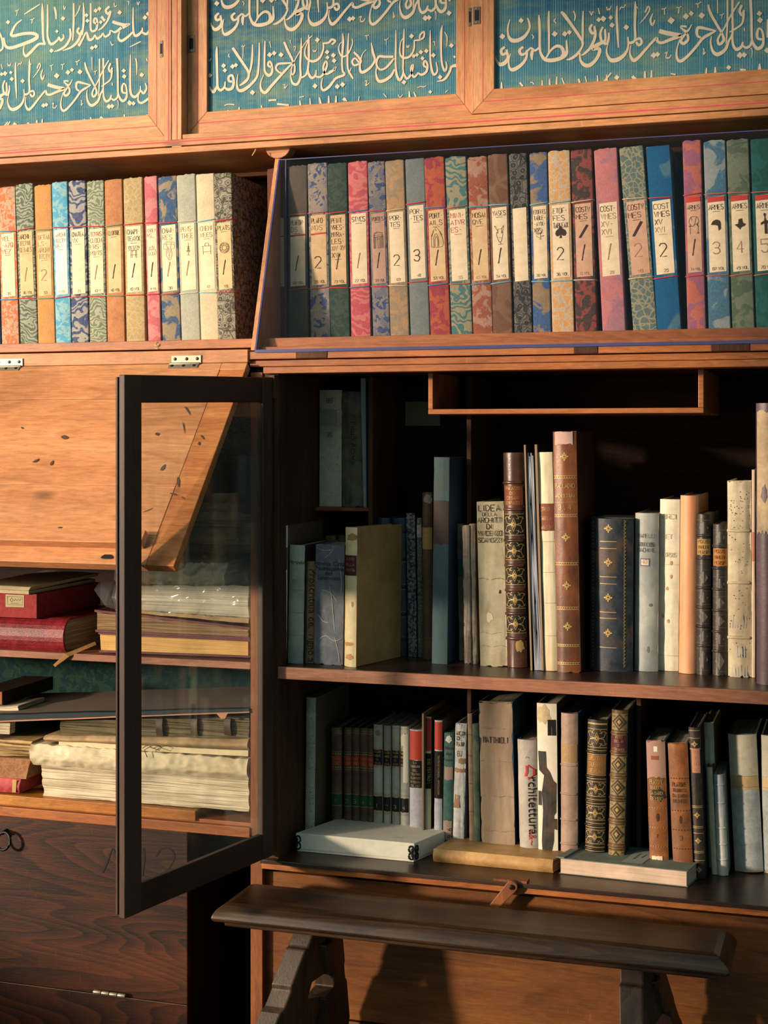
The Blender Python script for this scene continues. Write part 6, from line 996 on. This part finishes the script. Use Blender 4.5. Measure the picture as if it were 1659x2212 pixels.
# --- bench
yF = -.19; zB_ = PZ(1000, 2003, yF); cr = [G(540, 1947, zB_), G(1530, 2063, zB_), G(1532, 2008, zB_), G(548, 1906, zB_)]
x0, x1 = (cr[0].x+cr[3].x)/2-.012, (cr[1].x+cr[2].x)/2+.012; y0, y1 = (cr[0].y+cr[1].y)/2, (cr[2].y+cr[3].y)/2
loc = ((x0+x1)/2, (y0+y1)/2, 0); o = thing('bench', 'narrow dark walnut bench with scalloped trestle legs, standing before the fall panel', 'bench', loc)
m = MB(); prof = [(.000, .0), (.010, -.003), (.020, -.010), (.026, -.019), (.027, -.025), (.022, -.030)]
lo = [[(x0-q, y0-q, zB_+z_), (x1+q, y0-q, zB_+z_), (x1+q, y1+q*.6, zB_+z_), (x0-q, y1+q*.6, zB_+z_)] for q, z_ in prof]
vs = [p for l_ in lo for p in l_]; m.add(vs, [(0, 1, 2, 3), tuple(range(20, 24))[::-1]]+[(j*4+i, j*4+(i+1) % 4, j*4+4+(i+1) % 4, j*4+4+i) for j in range(5) for i in range(4)])
m.box((x0-.008, y0-.010, zB_-.040), (x1+.008, y1+.002, zB_-.030)); m.build('seat', BENCHW, o, loc, .003, 3, 20)
def leg(xc, ys, dx, dy, kx, name='leg'):
    m = MB(); H0 = zB_-.040; pts_f, pts_b = [], []
    steps = [(0, .0), (.028, .002), (.030, .014), (.085, .016), (.092, .004), (.118, .006), (.125, .024), (.200, .028), (.212, .010), (.26, .014), (.27, .030), (.36, .034), (.38, .016), (.46, .020), (H0-.0, .022)]
    th = .038
    for s_ in (-1, 1):
        pass
    f_ = [(H0-a, ys*(-q)-0) for a, q in steps]
    outl = [(dy*(H0-z_)/H0*ys+q*2.2, z_) for z_, q in f_]; bk = [(dy*(H0-z_)/H0*ys+ys*.036-q*.35, z_) for z_, q in f_][::-1]
    y_c = (y0+y1)/2
    poly = [(y_c+a*1.0, z_) for a, z_ in outl+bk]; n_ = len(poly)
    vs = [(xc-th/2+dx*(H0-z_)/H0+kx*(yy-y_c), yy, z_) for yy, z_ in poly]+[(xc+th/2+dx*(H0-z_)/H0+kx*(yy-y_c), yy, z_) for yy, z_ in poly]
    m.add(vs, [tuple(range(n_)), tuple(range(n_, 2*n_))[::-1]]+[(i, (i+1) % n_, n_+(i+1) % n_, n_+i) for i in range(n_)]); m.build(name, BENCHZ, o, loc, .003, 2, 30)
xl_, xr_ = P(654, 1992, y0).x, P(1374, 2074, y0).x
for xx, dx, kx in ((xl_+.012, -.03, .45), (xr_, .13, .30)):
    leg(xx, -1, dx, .26, kx); leg(xx+.004, 1, dx, .16, kx*.15)
# --- chest below the open bay
xc = PX(403); zc_ = PZ(0, 1757, .002); loc = (xc-.4, .2, 0); o = thing('chest', 'dark stained wooden chest with an iron ring, below the stacked folios', 'chest', loc)
m = MB(); zs = [0, P(0, 2120, .004).z, zc_]
for a, b_ in zip(zs, zs[1:]): m.box((XL, .004, a+.0004), (xc, .022, b_))
m.box((XL, .022, 0), (xc, .41, zc_), 1); m.build('body', [CHESTW, wood('chest side', '0f0906', '1e120b', '2c1a10', 'z', .7, 1, .1, False, .1)], o, loc, .0015)
m = MB(); cc = P(10, 1816, -.010); m.tube([cc+Vector((.0145*math.cos(a), -.004+.004*math.sin(a), .0165*math.sin(a))) for a in [k*.2618 for k in range(24)]], .0028, 8, 0, True)
m.tube([cc+Vector((-.004, -.002, .015)), cc+Vector((-.004, .018, .017))], .004, 8); m.build('ring_handle', IRON, o, loc)
m = MB(); a, b_ = P(202, 2142, -.004), P(272, 2152, -.004); 
for k in range(4): q, r_ = a.lerp(b_, k/4+.01), a.lerp(b_, (k+1)/4-.01); m.tube([q, r_], .0042, 10)
m.build('hinge_barrel', STEEL, o, loc, .0005)
m = MB()
for st in ([(221, 1886), (232, 1860), (243, 1833), (250, 1850), (256, 1872)], [(310, 1832), (311, 1860), (308, 1892)], [(337, 1850), (346, 1836), (362, 1831), (374, 1842), (375, 1858), (366, 1874), (360, 1880)]):
    q = smooth_path(st, 3); m.ribbon(q, [3.5+1.5*math.sin(i*.8) for i in range(len(q))], lambda u, v: P(u, v, .0032))
m.build('painted_letters', flat('painted black', '120d0a', .6), o, loc, recalc=False)
# --- stray fibres and thread
m = MB(); m.tube([P(545, 336, .092), P(550, 328, .094), P(553, 322, .097)], .0012, 6); o = m.build('straw', flat('pale straw', 'd8b070', .7), None, tuple(P(549, 329, .094))); tag(o, 'short pale straw sticking out below the upper cabinet rail', 'straw')
m = MB(); m.tube(smooth_path([P(338, 738, .028), P(334, 744, .027), P(340, 748, .027), P(342, 742, .027), P(336, 752, .027), P(342, 753, .027)], 3), .0006, 5); o = m.build('thread', flat('pale thread', 'd8b888', .8), None, tuple(P(338, 746, .028))); tag(o, 'tangle of pale thread hanging at the binder shelf edge', 'thread')
